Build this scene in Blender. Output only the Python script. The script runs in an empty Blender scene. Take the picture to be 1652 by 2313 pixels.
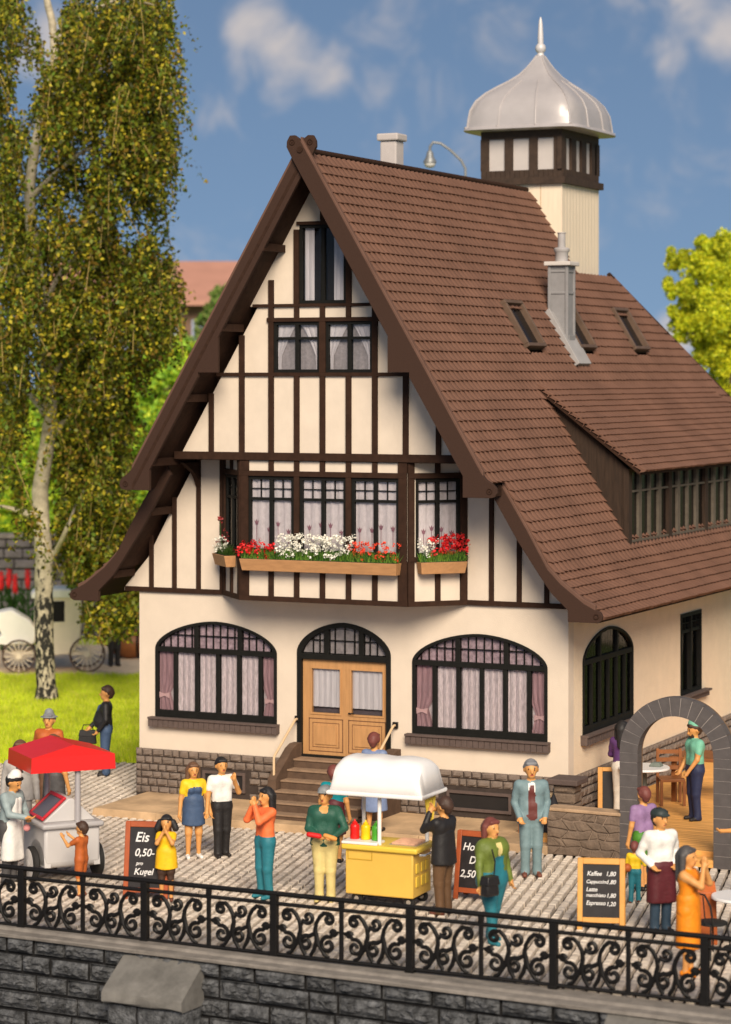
import bpy, math, random
import numpy as np
from mathutils import Vector, Matrix
from mathutils.geometry import tessellate_polygon
random.seed(7); RNG = np.random.default_rng(7)
S = bpy.context.scene
COL = S.collection
# ------------------------------------------------------------------ camera
A = math.radians(25.4)
CAM = Vector((15.31, -40.22, 7.7))
FW = Vector((-math.sin(A), math.cos(A), 0)); RT = Vector((math.cos(A), math.sin(A), 0))
cd = bpy.data.cameras.new('camera'); cam = bpy.data.objects.new('camera', cd); COL.objects.link(cam)
cam.location = CAM; cam.rotation_euler = (math.radians(90), 0, A)
cd.sensor_fit = 'VERTICAL'; cd.sensor_height = 36; cd.lens = 5746 / 2313 * 36
cd.shift_y = -306.5 / 2313; cd.clip_end = 2000
cd.dof.use_dof = True; cd.dof.focus_distance = 41.0; cd.dof.aperture_fstop = 0.8
S.camera = cam
# ------------------------------------------------------------------ sky
SUN_DIR = Vector((0.43, -0.72, 0.55)).normalized()
SUN_EL = math.asin(SUN_DIR.z); SUN_AZ = math.atan2(SUN_DIR.x, SUN_DIR.y)
W = bpy.data.worlds.new('World'); S.world = W; W.use_nodes = True
nt = W.node_tree; nt.nodes.clear()
def N(tree, kind, **kw):
    n = tree.nodes.new(kind)
    for k, v in kw.items():
        if k.startswith('i_'): n.inputs[int(k[2:])].default_value = v
        else: setattr(n, k, v)
    return n
def L(tree, a, ao, b, bi): tree.links.new(a.outputs[ao], b.inputs[bi])
wo = N(nt, 'ShaderNodeOutputWorld'); bg = N(nt, 'ShaderNodeBackground'); bg.inputs[1].default_value = 0.078
sky = N(nt, 'ShaderNodeTexSky', sky_type='NISHITA', sun_disc=False, sun_elevation=SUN_EL, sun_rotation=SUN_AZ)
sky.air_density = 1.0; sky.dust_density = 0.6; sky.ozone_density = 1.6
tc = N(nt, 'ShaderNodeTexCoord')
lift = N(nt, 'ShaderNodeVectorMath', operation='ADD'); lift.inputs[1].default_value = (0, 0, 0.24)
nrm = N(nt, 'ShaderNodeVectorMath', operation='NORMALIZE')
L(nt, tc, 'Generated', lift, 0); L(nt, lift, 0, nrm, 0); L(nt, nrm, 0, sky, 'Vector')
# clouds fixed on the sky dome: soft banks broken up by noise
def updir(x, y):
    v = FW + RT * ((x * 1.01724 - 826) / 5746) + Vector((0, 0, (850 - y * 1.01724) / 5746)); return v.normalized()
noise = N(nt, 'ShaderNodeTexNoise', i_2=30.0, i_3=9.0, i_4=0.64)
L(nt, tc, 'Generated', noise, 'Vector')
prev = None
for (x, y, r, s) in [(560, 60, .026, .95), (640, 110, .026, 1.0), (720, 165, .024, .85), (540, 150, .022, .75), (480, 250, .020, .62), (620, 200, .022, .7), (830, 195, .020, .5), (960, 215, .020, .32),
                     (1530, 30, .024, .85), (1620, 70, .026, .95), (1480, 120, .018, .7), (1500, 745, .020, 1.25), (1640, 760, .026, 1.1), (90, 130, .026, .85), (130, 50, .022, .7)]:
    d = N(nt, 'ShaderNodeVectorMath', operation='DISTANCE'); d.inputs[1].default_value = updir(x, y); L(nt, tc, 'Generated', d, 0)
    m = N(nt, 'ShaderNodeMapRange', interpolation_type='SMOOTHERSTEP'); m.inputs[1].default_value = 0.0; m.inputs[2].default_value = r; m.inputs[3].default_value = s; m.inputs[4].default_value = 0
    L(nt, d, 'Value', m, 0)
    if prev is None: prev = m
    else:
        a = N(nt, 'ShaderNodeMath', operation='SMOOTH_MAX'); a.inputs[2].default_value = .35; L(nt, prev, 0, a, 0); L(nt, m, 0, a, 1); prev = a
nz = N(nt, 'ShaderNodeMath', operation='MULTIPLY_ADD'); noise.inputs['Distortion'].default_value = .5; nz.inputs[1].default_value = 2.3; nz.inputs[2].default_value = -1.2; L(nt, noise, 0, nz, 0)
ad = N(nt, 'ShaderNodeMath', operation='ADD'); L(nt, prev, 0, ad, 0); L(nt, nz, 0, ad, 1)
mu = N(nt, 'ShaderNodeMapRange', interpolation_type='SMOOTHSTEP'); mu.inputs[1].default_value = .12; mu.inputs[2].default_value = 1.25; mu.inputs[4].default_value = .95; L(nt, ad, 0, mu, 0)
mix = N(nt, 'ShaderNodeMix', data_type='RGBA'); mix.inputs['B'].default_value = (7.4, 6.7, 6.4, 1)
hs = N(nt, 'ShaderNodeMix', data_type='RGBA', blend_type='MULTIPLY'); hs.inputs[0].default_value = 1; hs.inputs['B'].default_value = (1.0, 1.0, 1.0, 1)
L(nt, sky, 0, hs, 'A'); L(nt, hs, 'Result', mix, 'A'); L(nt, mu, 0, mix, 0)
L(nt, mix, 'Result', bg, 0); L(nt, bg, 0, wo, 0)
# ------------------------------------------------------------------ sun, exposure
sd = bpy.data.lights.new('sun', 'SUN'); sd.energy = 4.9; sd.angle = math.radians(30); sd.color = (1, .87, .70)
sun = bpy.data.objects.new('sun', sd); COL.objects.link(sun); sun.location = (0, -20, 40)
sun.rotation_euler = SUN_DIR.to_track_quat('Z', 'Y').to_euler()
S.view_settings.view_transform = 'Standard'; S.view_settings.look = 'None'; S.view_settings.exposure = 0.12; S.view_settings.gamma = 1
# ------------------------------------------------------------------ materials
MATS = {}
def pm(name, col, rough=.6, var=.12, scale=4, bump=0., bscale=60., metal=0., spec=.35, det=4, warp=None, stain=0., trans=0.):
    """principled material, colour broken up by noise; bump in metres"""
    if name in MATS: return MATS[name]
    m = bpy.data.materials.new(name); m.use_nodes = True; t = m.node_tree
    b = t.nodes['Principled BSDF']; b.inputs['Roughness'].default_value = rough; b.inputs['Metallic'].default_value = metal
    b.inputs['Specular IOR Level'].default_value = spec
    c = N(t, 'ShaderNodeTexCoord'); src = c.outputs['Object']
    if warp:
        mp = N(t, 'ShaderNodeMapping'); mp.inputs['Scale'].default_value = warp; t.links.new(src, mp.inputs[0]); src = mp.outputs[0]
    n = N(t, 'ShaderNodeTexNoise', i_2=scale, i_3=det, i_4=.6); t.links.new(src, n.inputs[0])
    r = N(t, 'ShaderNodeValToRGB'); e = r.color_ramp.elements
    lo = [max(0, x * (1 - var)) for x in col]; hi = [min(1, x * (1 + var)) for x in col]
    e[0].position = .28; e[0].color = (*lo, 1); e[1].position = .72; e[1].color = (*hi, 1)
    L(t, n, 0, r, 0); out = r.outputs[0]
    if stain:
        n2 = N(t, 'ShaderNodeTexNoise', i_2=scale * .35, i_3=6, i_4=.7); t.links.new(src, n2.inputs[0])
        mr = N(t, 'ShaderNodeMapRange'); mr.inputs[1].default_value = .52; mr.inputs[2].default_value = .75; mr.inputs[4].default_value = stain; L(t, n2, 0, mr, 0)
        mx = N(t, 'ShaderNodeMix', data_type='RGBA'); mx.inputs['B'].default_value = tuple(x * .45 for x in col) + (1,)
        L(t, mr, 0, mx, 0); t.links.new(out, mx.inputs['A']); out = mx.outputs['Result']
    t.links.new(out, b.inputs['Base Color'])
    if bump:
        n3 = N(t, 'ShaderNodeTexNoise', i_2=bscale, i_3=5, i_4=.6); t.links.new(src, n3.inputs[0])
        bp = N(t, 'ShaderNodeBump'); bp.inputs['Strength'].default_value = 1; bp.inputs['Distance'].default_value = bump
        L(t, n3, 0, bp, 'Height'); L(t, bp, 0, b, 'Normal')
    if trans:
        tr = N(t, 'ShaderNodeBsdfTranslucent'); t.links.new(out, tr.inputs[0]); ms = N(t, 'ShaderNodeMixShader'); ms.inputs[0].default_value = trans
        L(t, b, 0, ms, 1); L(t, tr, 0, ms, 2); o = t.nodes['Material Output']; L(t, ms, 0, o, 0)
    MATS[name] = m; return m
def glass(name='window_glass'):
    if name in MATS: return MATS[name]
    m = bpy.data.materials.new(name); m.use_nodes = True; t = m.node_tree; t.nodes.clear()
    o = N(t, 'ShaderNodeOutputMaterial'); tr = N(t, 'ShaderNodeBsdfTransparent'); gl = N(t, 'ShaderNodeBsdfGlossy'); gl.inputs['Roughness'].default_value = .06
    tr.inputs[0].default_value = (.93, .93, .93, 1)
    f = N(t, 'ShaderNodeFresnel'); f.inputs[0].default_value = 1.28; mx = N(t, 'ShaderNodeMixShader')
    L(t, f, 0, mx, 0); L(t, tr, 0, mx, 1); L(t, gl, 0, mx, 2); L(t, mx, 0, o, 0); MATS[name] = m; return m
M_STUCCO = pm('cream_stucco', (.66, .553, .44), .85, .045, 2.5, .004, 55, stain=.06)
M_PANEL = pm('cream_panel', (.68, .57, .455), .8, .05, 3, .0015, 40, stain=.06)
M_SIDE = pm('cream_roughcast', (.80, .64, .46), .9, .05, 3, .012, 30, stain=.06)
M_TIMBER = pm('dark_timber', (.036, .017, .010), .8, .25, 10, .002, 60, spec=.15)
M_BARGE = pm('brown_bargeboard', (.046, .023, .015), .8, .12, 60, .002, 120, spec=.2)
M_TILE = pm('brown_roof_tile', (.142, .072, .048), .75, .20, 1.1, .004, 60, spec=.2, det=7)
M_FRAME = pm('black_window_frame', (.010, .0095, .008), .6, .2, 10, spec=.15)
M_PLINTH = pm('brown_plinth_stone', (.185, .142, .114), .9, .22, 7, .012, 45)
M_MORTAR = pm('dark_mortar', (.045, .032, .026), .95, .2, 10)
M_SILL = pm('brown_sill_stone', (.10, .07, .06), .85, .15, 12, .004, 50)
M_CURT = pm('lace_curtain', (.62, .53, .545), .9, .34, 18, .004, 60, warp=(3.2, 3.2, .5))
M_DRAPE = pm('mauve_drape', (.36, .22, .24), .9, .25, 14, .004, 40, warp=(2, 2, .3))
M_PINK = pm('pink_bow', (.62, .40, .40), .8, .1)
M_WHITEC = pm('white_curtain', (.62, .58, .60), .9, .12, 9, warp=(3, 3, .2))
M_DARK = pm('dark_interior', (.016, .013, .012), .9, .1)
M_OAK = pm('oak_door_wood', (.46, .24, .095), .55, .14, 3, .002, 30, warp=(6, 6, .6))
M_OAKG = pm('carved_groove', (.14, .06, .025), .7, .1)
M_BOXW = pm('flower_box_wood', (.46, .235, .10), .6, .14, 4, .002, 30, warp=(1, 4, 5))
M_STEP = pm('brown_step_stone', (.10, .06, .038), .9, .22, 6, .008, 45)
M_STEPTOP = pm('pale_tread', (.27, .175, .11), .9, .2, 6, .008, 45)  # treads coloured paler than the risers
M_SLAB = pm('tan_slab_stone', (.50, .335, .19), .85, .38, 1.6, .006, 30, det=7, stain=.25)
M_RAILW = pm('beige_handrail', (.62, .44, .26), .5, .08)
M_ZINC = pm('grey_zinc', (.42, .385, .375), .38, .06, 3, 0, metal=.15, spec=.5)
M_CHIM = pm('grey_chimney', (.235, .225, .225), .75, .1, 6, .003, 50)
M_CHIMCAP = pm('pale_chimney_cap', (.55, .50, .46), .7, .08)
M_TOWP = pm('tower_boarding', (.74, .62, .47), .8, .06, 3, .002, 40, warp=(4, 4, .4))
M_TOWW = pm('tower_pane', (.50, .45, .42), .5, .05)
M_WOODD = pm('dormer_cladding', (.034, .019, .011), .85, .35, 7, .004, 40, warp=(4, 4, .4))
M_COB = pm('cobble_stone', (.68, .58, .475), .9, .30, 2.3, .014, 55, det=6)
M_JOINT = pm('cobble_joint', (.020, .012, .008), .95, .3, 12)
M_IRON = pm('black_iron', (.007, .006, .0055), .5, .2, 20, .002, 80, spec=.25)
M_QUAY = pm('dark_quay_stone', (.100, .102, .106), .92, .9, 8, .07, 24, det=9, stain=.6)  # wide tone variation paints highlights into the rough stone faces
M_QJ = pm('black_quay_joint', (.012, .011, .011), .95, .2)
M_COPE = pm('grey_coping_stone', (.215, .19, .165), .92, .3, 4, .012, 60, det=7, stain=.5)
M_GREY = pm('grey_arch_stone', (.092, .080, .077), .9, .13, 9, .006, 60)
M_ARCHIN = pm('arch_inner_stone', (.20, .12, .065), .9, .2, 6, .006, 40, warp=(1, 1, .3))
M_LMORT = pm('light_mortar', (.46, .40, .36), .95, .1)
M_FIELD = pm('field_stone', (.165, .118, .085), .9, .3, 5, .02, 22, det=6)
M_FIELDM = pm('field_mortar', (.33, .24, .18), .95, .2, 8)
M_DECK = pm('orange_deck_wood', (.76, .38, .105), .55, .2, 3, .003, 30, warp=(.6, 6, 6))
M_DECKG = pm('deck_gap', (.10, .04, .015), .9, .1)
# ------------------------------------------------------------------ mesh builder
class FR:
    """plane frame: p(u, v, d) = o + u*U + v*V + d*N"""
    def __init__(s, o, u, v=(0, 0, 1)):
        s.o = Vector(o); s.u = Vector(u).normalized(); s.v = Vector(v).normalized(); s.n = s.u.cross(s.v)
    def __call__(s, a, b, d=0): return s.o + s.u * a + s.v * b + s.n * d
class MB:
    def __init__(s): s.v = []; s.f = []; s.m = []
    def face(s, pts, m=0):
        i = len(s.v); s.v.extend(tuple(p) for p in pts); s.f.append(tuple(range(i, i + len(pts)))); s.m.append(m)
    def add(s, verts, faces, m=0):
        i = len(s.v); s.v.extend(tuple(p) for p in verts); s.f.extend(tuple(i + k for k in f) for f in faces); s.m.extend([m] * len(faces))
    def hexa(s, p, m=0):
        s.add(p, [(0, 3, 2, 1), (4, 5, 6, 7), (0, 1, 5, 4), (1, 2, 6, 5), (2, 3, 7, 6), (3, 0, 4, 7)], m)
    def box(s, x0, y0, z0, x1, y1, z1, m=0):
        s.hexa([(x0, y0, z0), (x1, y0, z0), (x1, y1, z0), (x0, y1, z0), (x0, y0, z1), (x1, y0, z1), (x1, y1, z1), (x0, y1, z1)], m)
    def fbox(s, fr, u0, v0, d0, u1, v1, d1, m=0):
        s.hexa([fr(u0, v0, d0), fr(u1, v0, d0), fr(u1, v1, d0), fr(u0, v1, d0), fr(u0, v0, d1), fr(u1, v0, d1), fr(u1, v1, d1), fr(u0, v1, d1)], m)
    def prism(s, fr, poly, d0, d1, m=0, holes=(), msel=None):
        """polygon (with holes) in the frame's plane, thickened from d0 to d1; msel = material of the side faces"""
        loops = [list(poly)] + [list(h) for h in holes]
        tri = tessellate_polygon([[Vector((a, b, 0)) for a, b in lp] for lp in loops])
        flat = [p for lp in loops for p in lp]; k = len(flat)
        vs = [fr(a, b, d0) for a, b in flat] + [fr(a, b, d1) for a, b in flat]
        fs = []
        for t in tri:
            (ax, ay), (bx, by), (cx, cy) = flat[t[0]], flat[t[1]], flat[t[2]]
            t = tuple(t) if (bx - ax) * (cy - ay) - (by - ay) * (cx - ax) > 0 else (t[0], t[2], t[1])
            fs.append(tuple(k + q for q in t)); fs.append((t[0], t[2], t[1]))
        s.add(vs, fs, m); base = len(s.v) - 2 * k; o = 0
        for li, lp in enumerate(loops):
            n = len(lp); ar = sum(lp[i][0] * lp[(i + 1) % n][1] - lp[(i + 1) % n][0] * lp[i][1] for i in range(n))
            ccw = (ar > 0) == (li == 0)
            for i in range(n):
                a, b = base + o + i, base + o + (i + 1) % n
                s.f.append((a, b, b + k, a + k) if ccw else (b, a, a + k, b + k)); s.m.append(m if msel is None else msel)
            o += n
    def tube(s, pts, r, seg=8, m=0, caps=True):
        pts = [Vector(p) for p in pts]; rs = r if isinstance(r, (list, tuple)) else [r] * len(pts); i0 = len(s.v); up = None
        for i, p in enumerate(pts):
            t = (pts[min(i + 1, len(pts) - 1)] - pts[max(i - 1, 0)]).normalized()
            if up is None: up = t.orthogonal().normalized()
            up = (up - t * up.dot(t)); up = up.normalized() if up.length > 1e-6 else t.orthogonal().normalized()
            w = t.cross(up)
            for k in range(seg):
                a = 2 * math.pi * k / seg; s.v.append(tuple(p + (up * math.cos(a) + w * math.sin(a)) * rs[i]))
        for i in range(len(pts) - 1):
            for k in range(seg):
                a = i0 + i * seg + k; b = i0 + i * seg + (k + 1) % seg; s.f.append((a, b, b + seg, a + seg)); s.m.append(m)
        if caps:
            s.f.append(tuple(i0 + k for k in reversed(range(seg)))); s.m.append(m)
            e = i0 + (len(pts) - 1) * seg; s.f.append(tuple(e + k for k in range(seg))); s.m.append(m)
    def lathe(s, prof, c=(0, 0, 0), seg=20, m=0, ax=None):
        c = Vector(c); i0 = len(s.v); q = Matrix.Identity(3) if ax is None else Vector((0, 0, 1)).rotation_difference(Vector(ax)).to_matrix()
        for r, z in prof:
            for k in range(seg):
                a = 2 * math.pi * k / seg; s.v.append(tuple(c + q @ Vector((r * math.cos(a), r * math.sin(a), z))))
        for i in range(len(prof) - 1):
            for k in range(seg):
                a = i0 + i * seg + k; b = i0 + i * seg + (k + 1) % seg; s.f.append((a, b, b + seg, a + seg)); s.m.append(m)
        s.f.append(tuple(i0 + k for k in reversed(range(seg)))); s.m.append(m)
        e = i0 + (len(prof) - 1) * seg; s.f.append(tuple(e + k for k in range(seg))); s.m.append(m)
    def stone(s, fr, u0, v0, u1, v1, d, inset=.02, jit=.01, m=0, nx=3, ny=3, rnd=.0):
        """one rough-faced block standing d proud of the frame's plane"""
        g = []; cx = (u0 + u1) / 2; cy = (v0 + v1) / 2
        for j in range(ny + 1):
            for i in range(nx + 1):
                a = i / nx; b = j / ny; e = (i in (0, nx)) or (j in (0, ny))
                u = u0 + (u1 - u0) * a; v = v0 + (v1 - v0) * b; h = random.uniform(-jit, jit)
                if e: g.append(fr(u + (cx - u) * 0, v, d - inset + h * .3))
                else:
                    g.append(fr(u + random.uniform(-1, 1) * rnd, v + random.uniform(-1, 1) * rnd, d + h))
        # pull the inner ring outwards so that the edge is a chamfer, not a pyramid
        W1 = nx + 1
        for j in range(ny + 1):
            for i in range(nx + 1):
                if 0 < i < nx and 0 < j < ny:
                    u = u0 + (u1 - u0) * (i / nx) ; v = v0 + (v1 - v0) * (j / ny)
                    if i == 1: u = u0 + min(inset * 1.2, (u1 - u0) * .3)
                    if i == nx - 1: u = u1 - min(inset * 1.2, (u1 - u0) * .3)
                    if j == 1: v = v0 + min(inset * 1.2, (v1 - v0) * .3)
                    if j == ny - 1: v = v1 - min(inset * 1.2, (v1 - v0) * .3)
                    g[j * W1 + i] = fr(u + random.uniform(-1, 1) * rnd, v + random.uniform(-1, 1) * rnd, d + random.uniform(-jit, jit))
        n = len(g); fs = [(j * W1 + i, j * W1 + i + 1, (j + 1) * W1 + i + 1, (j + 1) * W1 + i) for j in range(ny) for i in range(nx)]
        back = [fr(u0, v0, 0), fr(u1, v0, 0), fr(u1, v1, 0), fr(u0, v1, 0)]; c = [0, nx, n - 1, n - 1 - nx]
        fs += [(n, n + 1, c[1], c[0])[::1], (n + 1, n + 2, c[2], c[1]), (n + 2, n + 3, c[3], c[2]), (n + 3, n, c[0], c[3])]
        s.add(g + back, fs, m)
    def build(s, name, mats, parent=None, smooth=False, bevel=0, sub=0):
        me = bpy.data.meshes.new(name); me.from_pydata(s.v, [], s.f)
        for m in (mats if isinstance(mats, (list, tuple)) else [mats]): me.materials.append(m)
        if any(s.m): me.polygons.foreach_set('material_index', s.m)
        if smooth:
            me.polygons.foreach_set('use_smooth', [True] * len(s.f))
            try: me.set_sharp_from_angle(angle=math.radians(42))
            except Exception: pass
        me.update()
        o = bpy.data.objects.new(name, me); COL.objects.link(o)
        if parent is not None:
            o.parent = parent
        if bevel:
            b = o.modifiers.new('bevel', 'BEVEL'); b.width = bevel; b.segments = 2; b.limit_method = 'ANGLE'
        return o
def tag(o, label=None, cat=None, group=None, kind=None):
    if label: o['label'] = label
    if cat: o['category'] = cat
    if group: o['group'] = group
    if kind: o['kind'] = kind
    return o
def thing(name, label, cat, loc=(0, 0, 0), rz=0, group=None):
    o = bpy.data.objects.new(name, None); COL.objects.link(o); o.location = loc; o.rotation_euler.z = rz; o.empty_display_size = .2
    return tag(o, label, cat, group)
def text_obj(txt, size, fr, u, v, d, mat, parent, name='lettering', shear=.25, sx=1, bold=.012):
    cu = bpy.data.curves.new('t', 'FONT'); cu.body = txt; cu.size = size; cu.shear = shear; cu.offset = bold * size; cu.extrude = .001
    t = bpy.data.objects.new('t', cu); COL.objects.link(t); dg = bpy.context.evaluated_depsgraph_get()
    me = bpy.data.meshes.new_from_object(t.evaluated_get(dg)); bpy.data.objects.remove(t); bpy.data.curves.remove(cu)
    for w in me.vertices: w.co = fr(u + w.co.x * sx, v + w.co.y, d + w.co.z)
    me.materials.clear(); me.materials.append(mat); me.name = name
    o = bpy.data.objects.new(name, me); COL.objects.link(o); o.parent = parent; return o
def at(x, y, D):
    """a point seen at (x, y) on the 1624-px-wide view, D metres away"""
    return CAM + (FW + RT * ((x * 1.01724 - 826) / 5746) + Vector((0, 0, (850 - y * 1.01724) / 5746))) * D
FRONT = FR((0, 0, 0), (1, 0, 0)); SIDE = FR((0, 0, 0), (0, 1, 0))
# ================================================================== THE SETTING
g = MB(); g.face([(-900, -10.3, -.10), (900, -10.3, -.10), (900, 1200, -.10), (-900, 1200, -.10)])
tag(g.build('ground', pm('meadow_ground', (.13, .17, .035), .95, .35, .6)), kind='structure')
# lower ground at the foot of the quay
g = MB(); g.face([(-60, -80, -4), (60, -80, -4), (60, -10.4, -4), (-60, -10.4, -4)]); tag(g.build('lower_ground', pm('dark_earth', (.06, .05, .04), .95, .3, 1)), kind='structure')
g = MB(); GE = [(-30, -5.7), (-13.136, 2.4), (-10.6, 3.65), (-8.0, 4.6), (-8.0, 40), (-60, 40), (-60, -5.7)]
g.face([(a, b, -.012) for a, b in GE]); tag(g.build('lawn', pm('lawn_soil', (.50, .60, .03), .95, .3, 3)), kind='structure')
g = MB(); P0 = Vector((-21.0, 14.47, 0)); pd = RT
g.face([P0 - pd * 30 + Vector((0, 0, -.004)), P0 + pd * 40 + Vector((0, 0, -.004)), P0 + pd * 40 + FW * 8 + Vector((0, 0, -.004)), P0 - pd * 30 + FW * 8 + Vector((0, 0, -.004))])
tag(g.build('sandy_path', pm('sand', (.70, .54, .36), .95, .18, 2, .01, 30)), kind='structure')
# cobbled square: bed and rows of stones
g = MB(); g.face([(-16, -10.3, -.075), (12, -10.3, -.075), (12, 5, -.075), (-16, 5, -.075)][::1]); tag(g.build('cobble_bed', M_JOINT), kind='structure')
cb = MB(); rd = Vector((math.sin(math.radians(-12.4)), math.cos(math.radians(-12.4)), 0)); rp = Vector((rd.y, -rd.x, 0))
def in_poly(x, y, poly):
    c = False; n = len(poly)
    for i in range(n):
        (x1, y1), (x2, y2) = poly[i], poly[(i + 1) % n]
        if (y1 > y) != (y2 > y) and x < (x2 - x1) * (y - y1) / (y2 - y1) + x1: c = not c
    return c
RW_, RL = .158, .20
for i in range(-130, 120):
    off = random.uniform(0, RL); wob = random.uniform(-.006, .006)
    for j in range(-95, 60):
        c = rd * (j * RL + off) + rp * (i * RW_ + wob)
        x, y = c.x, c.y
        if y < -10.12 or y > 4.2 or x < -15.5 or x > 8.5: continue
        if (x > -8.2 and y > -1.85 and x < .45) or (x > -8.5 and y > 0): continue
        if x > .4 and y > -1.8: continue
        vd = (Vector((x, y, 0)) - CAM); dz = vd.dot(FW)
        if abs(vd.dot(RT) / dz) > .165: continue
        if y > 1.6 and in_poly(x, y, GE): continue
        l = RL * random.uniform(.93, .99) / 2; w = RW_ * random.uniform(.66, .71) / 2; h = random.uniform(.004, .010); e = .026
        an = random.uniform(-.02, .02); a = (rd + rp * an) ; b = (rp - rd * an); j2 = lambda: random.uniform(-.007, .007)
        lo = [c + a * sx * l + b * sy * w + Vector((0, 0, -.085)) for sx, sy in ((-1, -1), (1, -1), (1, 1), (-1, 1))]
        md = [c + a * sx * (l - .004 + j2()) + b * sy * (w - .003 + j2()) + Vector((0, 0, h - .010)) for sx, sy in ((-1, -1), (1, -1), (1, 1), (-1, 1))]
        tp = [c + a * sx * (l - e) + b * sy * (w - e) + Vector((0, 0, h + j2() * .6)) for sx, sy in ((-1, -1), (1, -1), (1, 1), (-1, 1))]
        if rp.x < 0: lo, md, tp = lo[::-1], md[::-1], tp[::-1]
        if a.cross(b).z < 0: lo, md, tp = lo[::-1], md[::-1], tp[::-1]
        cb.add(lo + md + tp, [(8, 9, 10, 11)] + [(k, (k + 1) % 4, 4 + (k + 1) % 4, 4 + k) for k in range(4)] + [(4 + k, 4 + (k + 1) % 4, 8 + (k + 1) % 4, 8 + k) for k in range(4)], random.choice((0, 0, 1, 2)))
tag(cb.build('cobbled_square', [M_COB, pm('cobble_stone_pale', (.72, .62, .51), .9, .25, 2.6, .014, 55, det=6), pm('cobble_stone_grey', (.64, .54, .44), .9, .28, 2.6, .014, 55, det=6)]), kind='structure')
# slab pavement in front of the house
g = MB(); xs = [-8.2, -6.9, -5.45, -3.3, -1.9, -.6, .38]
for a, b in zip(xs, xs[1:]):
    d = random.uniform(-.02, .02)
    g.hexa([(a + .004, -1.96 + d, -.02), (b - .004, -1.96 + d, -.02), (b - .004, 0, -.02), (a + .004, 0, -.02), (a + .004 + (.03 if a == xs[0] else 0), -1.94 + d, .125), (b - .004, -1.94 + d, .125), (b - .004, 0, .125), (a + .004, 0, .125)])
o = g.build('slab_pavement', M_SLAB, bevel=.012); tag(o, kind='structure')
# grass blades
def blades(name, pts, h, w, mats, probs):
    n = len(pts); az = RNG.uniform(0, 6.283, n); hh = h * RNG.uniform(.55, 1.25, n); lean = RNG.normal(0, .35, (n, 2)) * hh[:, None]
    v = np.zeros((n, 3, 3)); dx = np.cos(az) * w / 2; dy = np.sin(az) * w / 2
    v[:, 0, :2] = pts[:, :2] - np.c_[dx, dy]; v[:, 1, :2] = pts[:, :2] + np.c_[dx, dy]; v[:, 0, 2] = v[:, 1, 2] = pts[:, 2]
    v[:, 2, :2] = pts[:, :2] + lean; v[:, 2, 2] = pts[:, 2] + hh
    me = bpy.data.meshes.new(name); me.from_pydata(v.reshape(-1, 3).tolist(), [], np.arange(3 * n).reshape(-1, 3).tolist())
    for m in mats: me.materials.append(m)
    me.polygons.foreach_set('material_index', RNG.choice(len(mats), n, p=probs).astype(np.int32))
    o = bpy.data.objects.new(name, me); COL.objects.link(o); return o
G1 = pm('grass_bright', (.74, .82, .04), .7, .25, 2, trans=.4); G2 = pm('grass_mid', (.52, .66, .03), .7, .25, 2, trans=.4); G3 = pm('grass_straw', (.80, .76, .16), .7, .2, 2, trans=.4)
pts = []
while len(pts) < 95000:
    D = random.uniform(47.0, 67.0); l = random.uniform(-.16, -.085); q = CAM + (FW + RT * l) * D
    if in_poly(q.x, q.y, GE) and (Vector((q.x, q.y, 0)) - P0).dot(FW) < .15 + .25 * math.sin(q.x * 2.2) * math.sin(q.x * 5.1): pts.append((q.x, q.y, -.01))
tag(blades('grass', np.array(pts), .16, .022, [G1, G2, G3], [.55, .33, .12]), kind='stuff')
# ------------------------------------------------------------------ quay wall
qa = Vector((-9, -10.31, 0)); qb = Vector((9, -11.12, 0)); qu = (qb - qa).normalized(); QL = (qb - qa).length
QF = FR(qa, qu)       # wall face plane, normal towards the viewer
q = thing('quay_wall', 'dark rough stone quay wall with grey coping along the bottom of the square', 'wall', (0, 0, 0))
w = MB(); w.prism(QF, [(0, -4), (QL, -4), (QL, -.05), (0, -.05)], -.6, -.055, 1)
z = -.055; r = 0
while z > -3.2:
    h = random.uniform(.235, .275) if r else .22; u = random.uniform(-.4, 0)
    while u < QL:
        l = random.uniform(.42, .78); z0 = z - h + random.uniform(.0, .012)
        w.stone(QF, max(0, u) + .019, z0 + .024, min(QL, u + l) - .019, z - random.uniform(.010, .024), random.uniform(.0, .06), .05, .03, 0, 9, 6, .016); u += l
    z -= h; r += 1
w.build('masonry', [M_QUAY, M_QJ], q)
c = MB(); n = 34
prof = [(-.62, -.06), (.045, -.06), (.06, -.05), (.062, -.02), (.04, -.006), (-.13, -.002), (-.15, .022), (-.17, .032), (-.34, .032), (-.36, .0), (-.62, .0)]
for i in range(n):      # worn edge: jittered cross-sections
    for d, zz in prof:
        j = random.uniform(-.012, .012) if d > -.12 else random.uniform(-.003, .003)
        c.v.append(tuple(QF(QL * i / (n - 1), zz + j * .5, d + j)))
k = len(prof)
for i in range(n - 1):
    for a in range(k): b = (a + 1) % k; c.f.append((i * k + a, (i + 1) * k + a, (i + 1) * k + b, i * k + b)); c.m.append(0)
c.build('coping', M_COPE, q)
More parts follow.
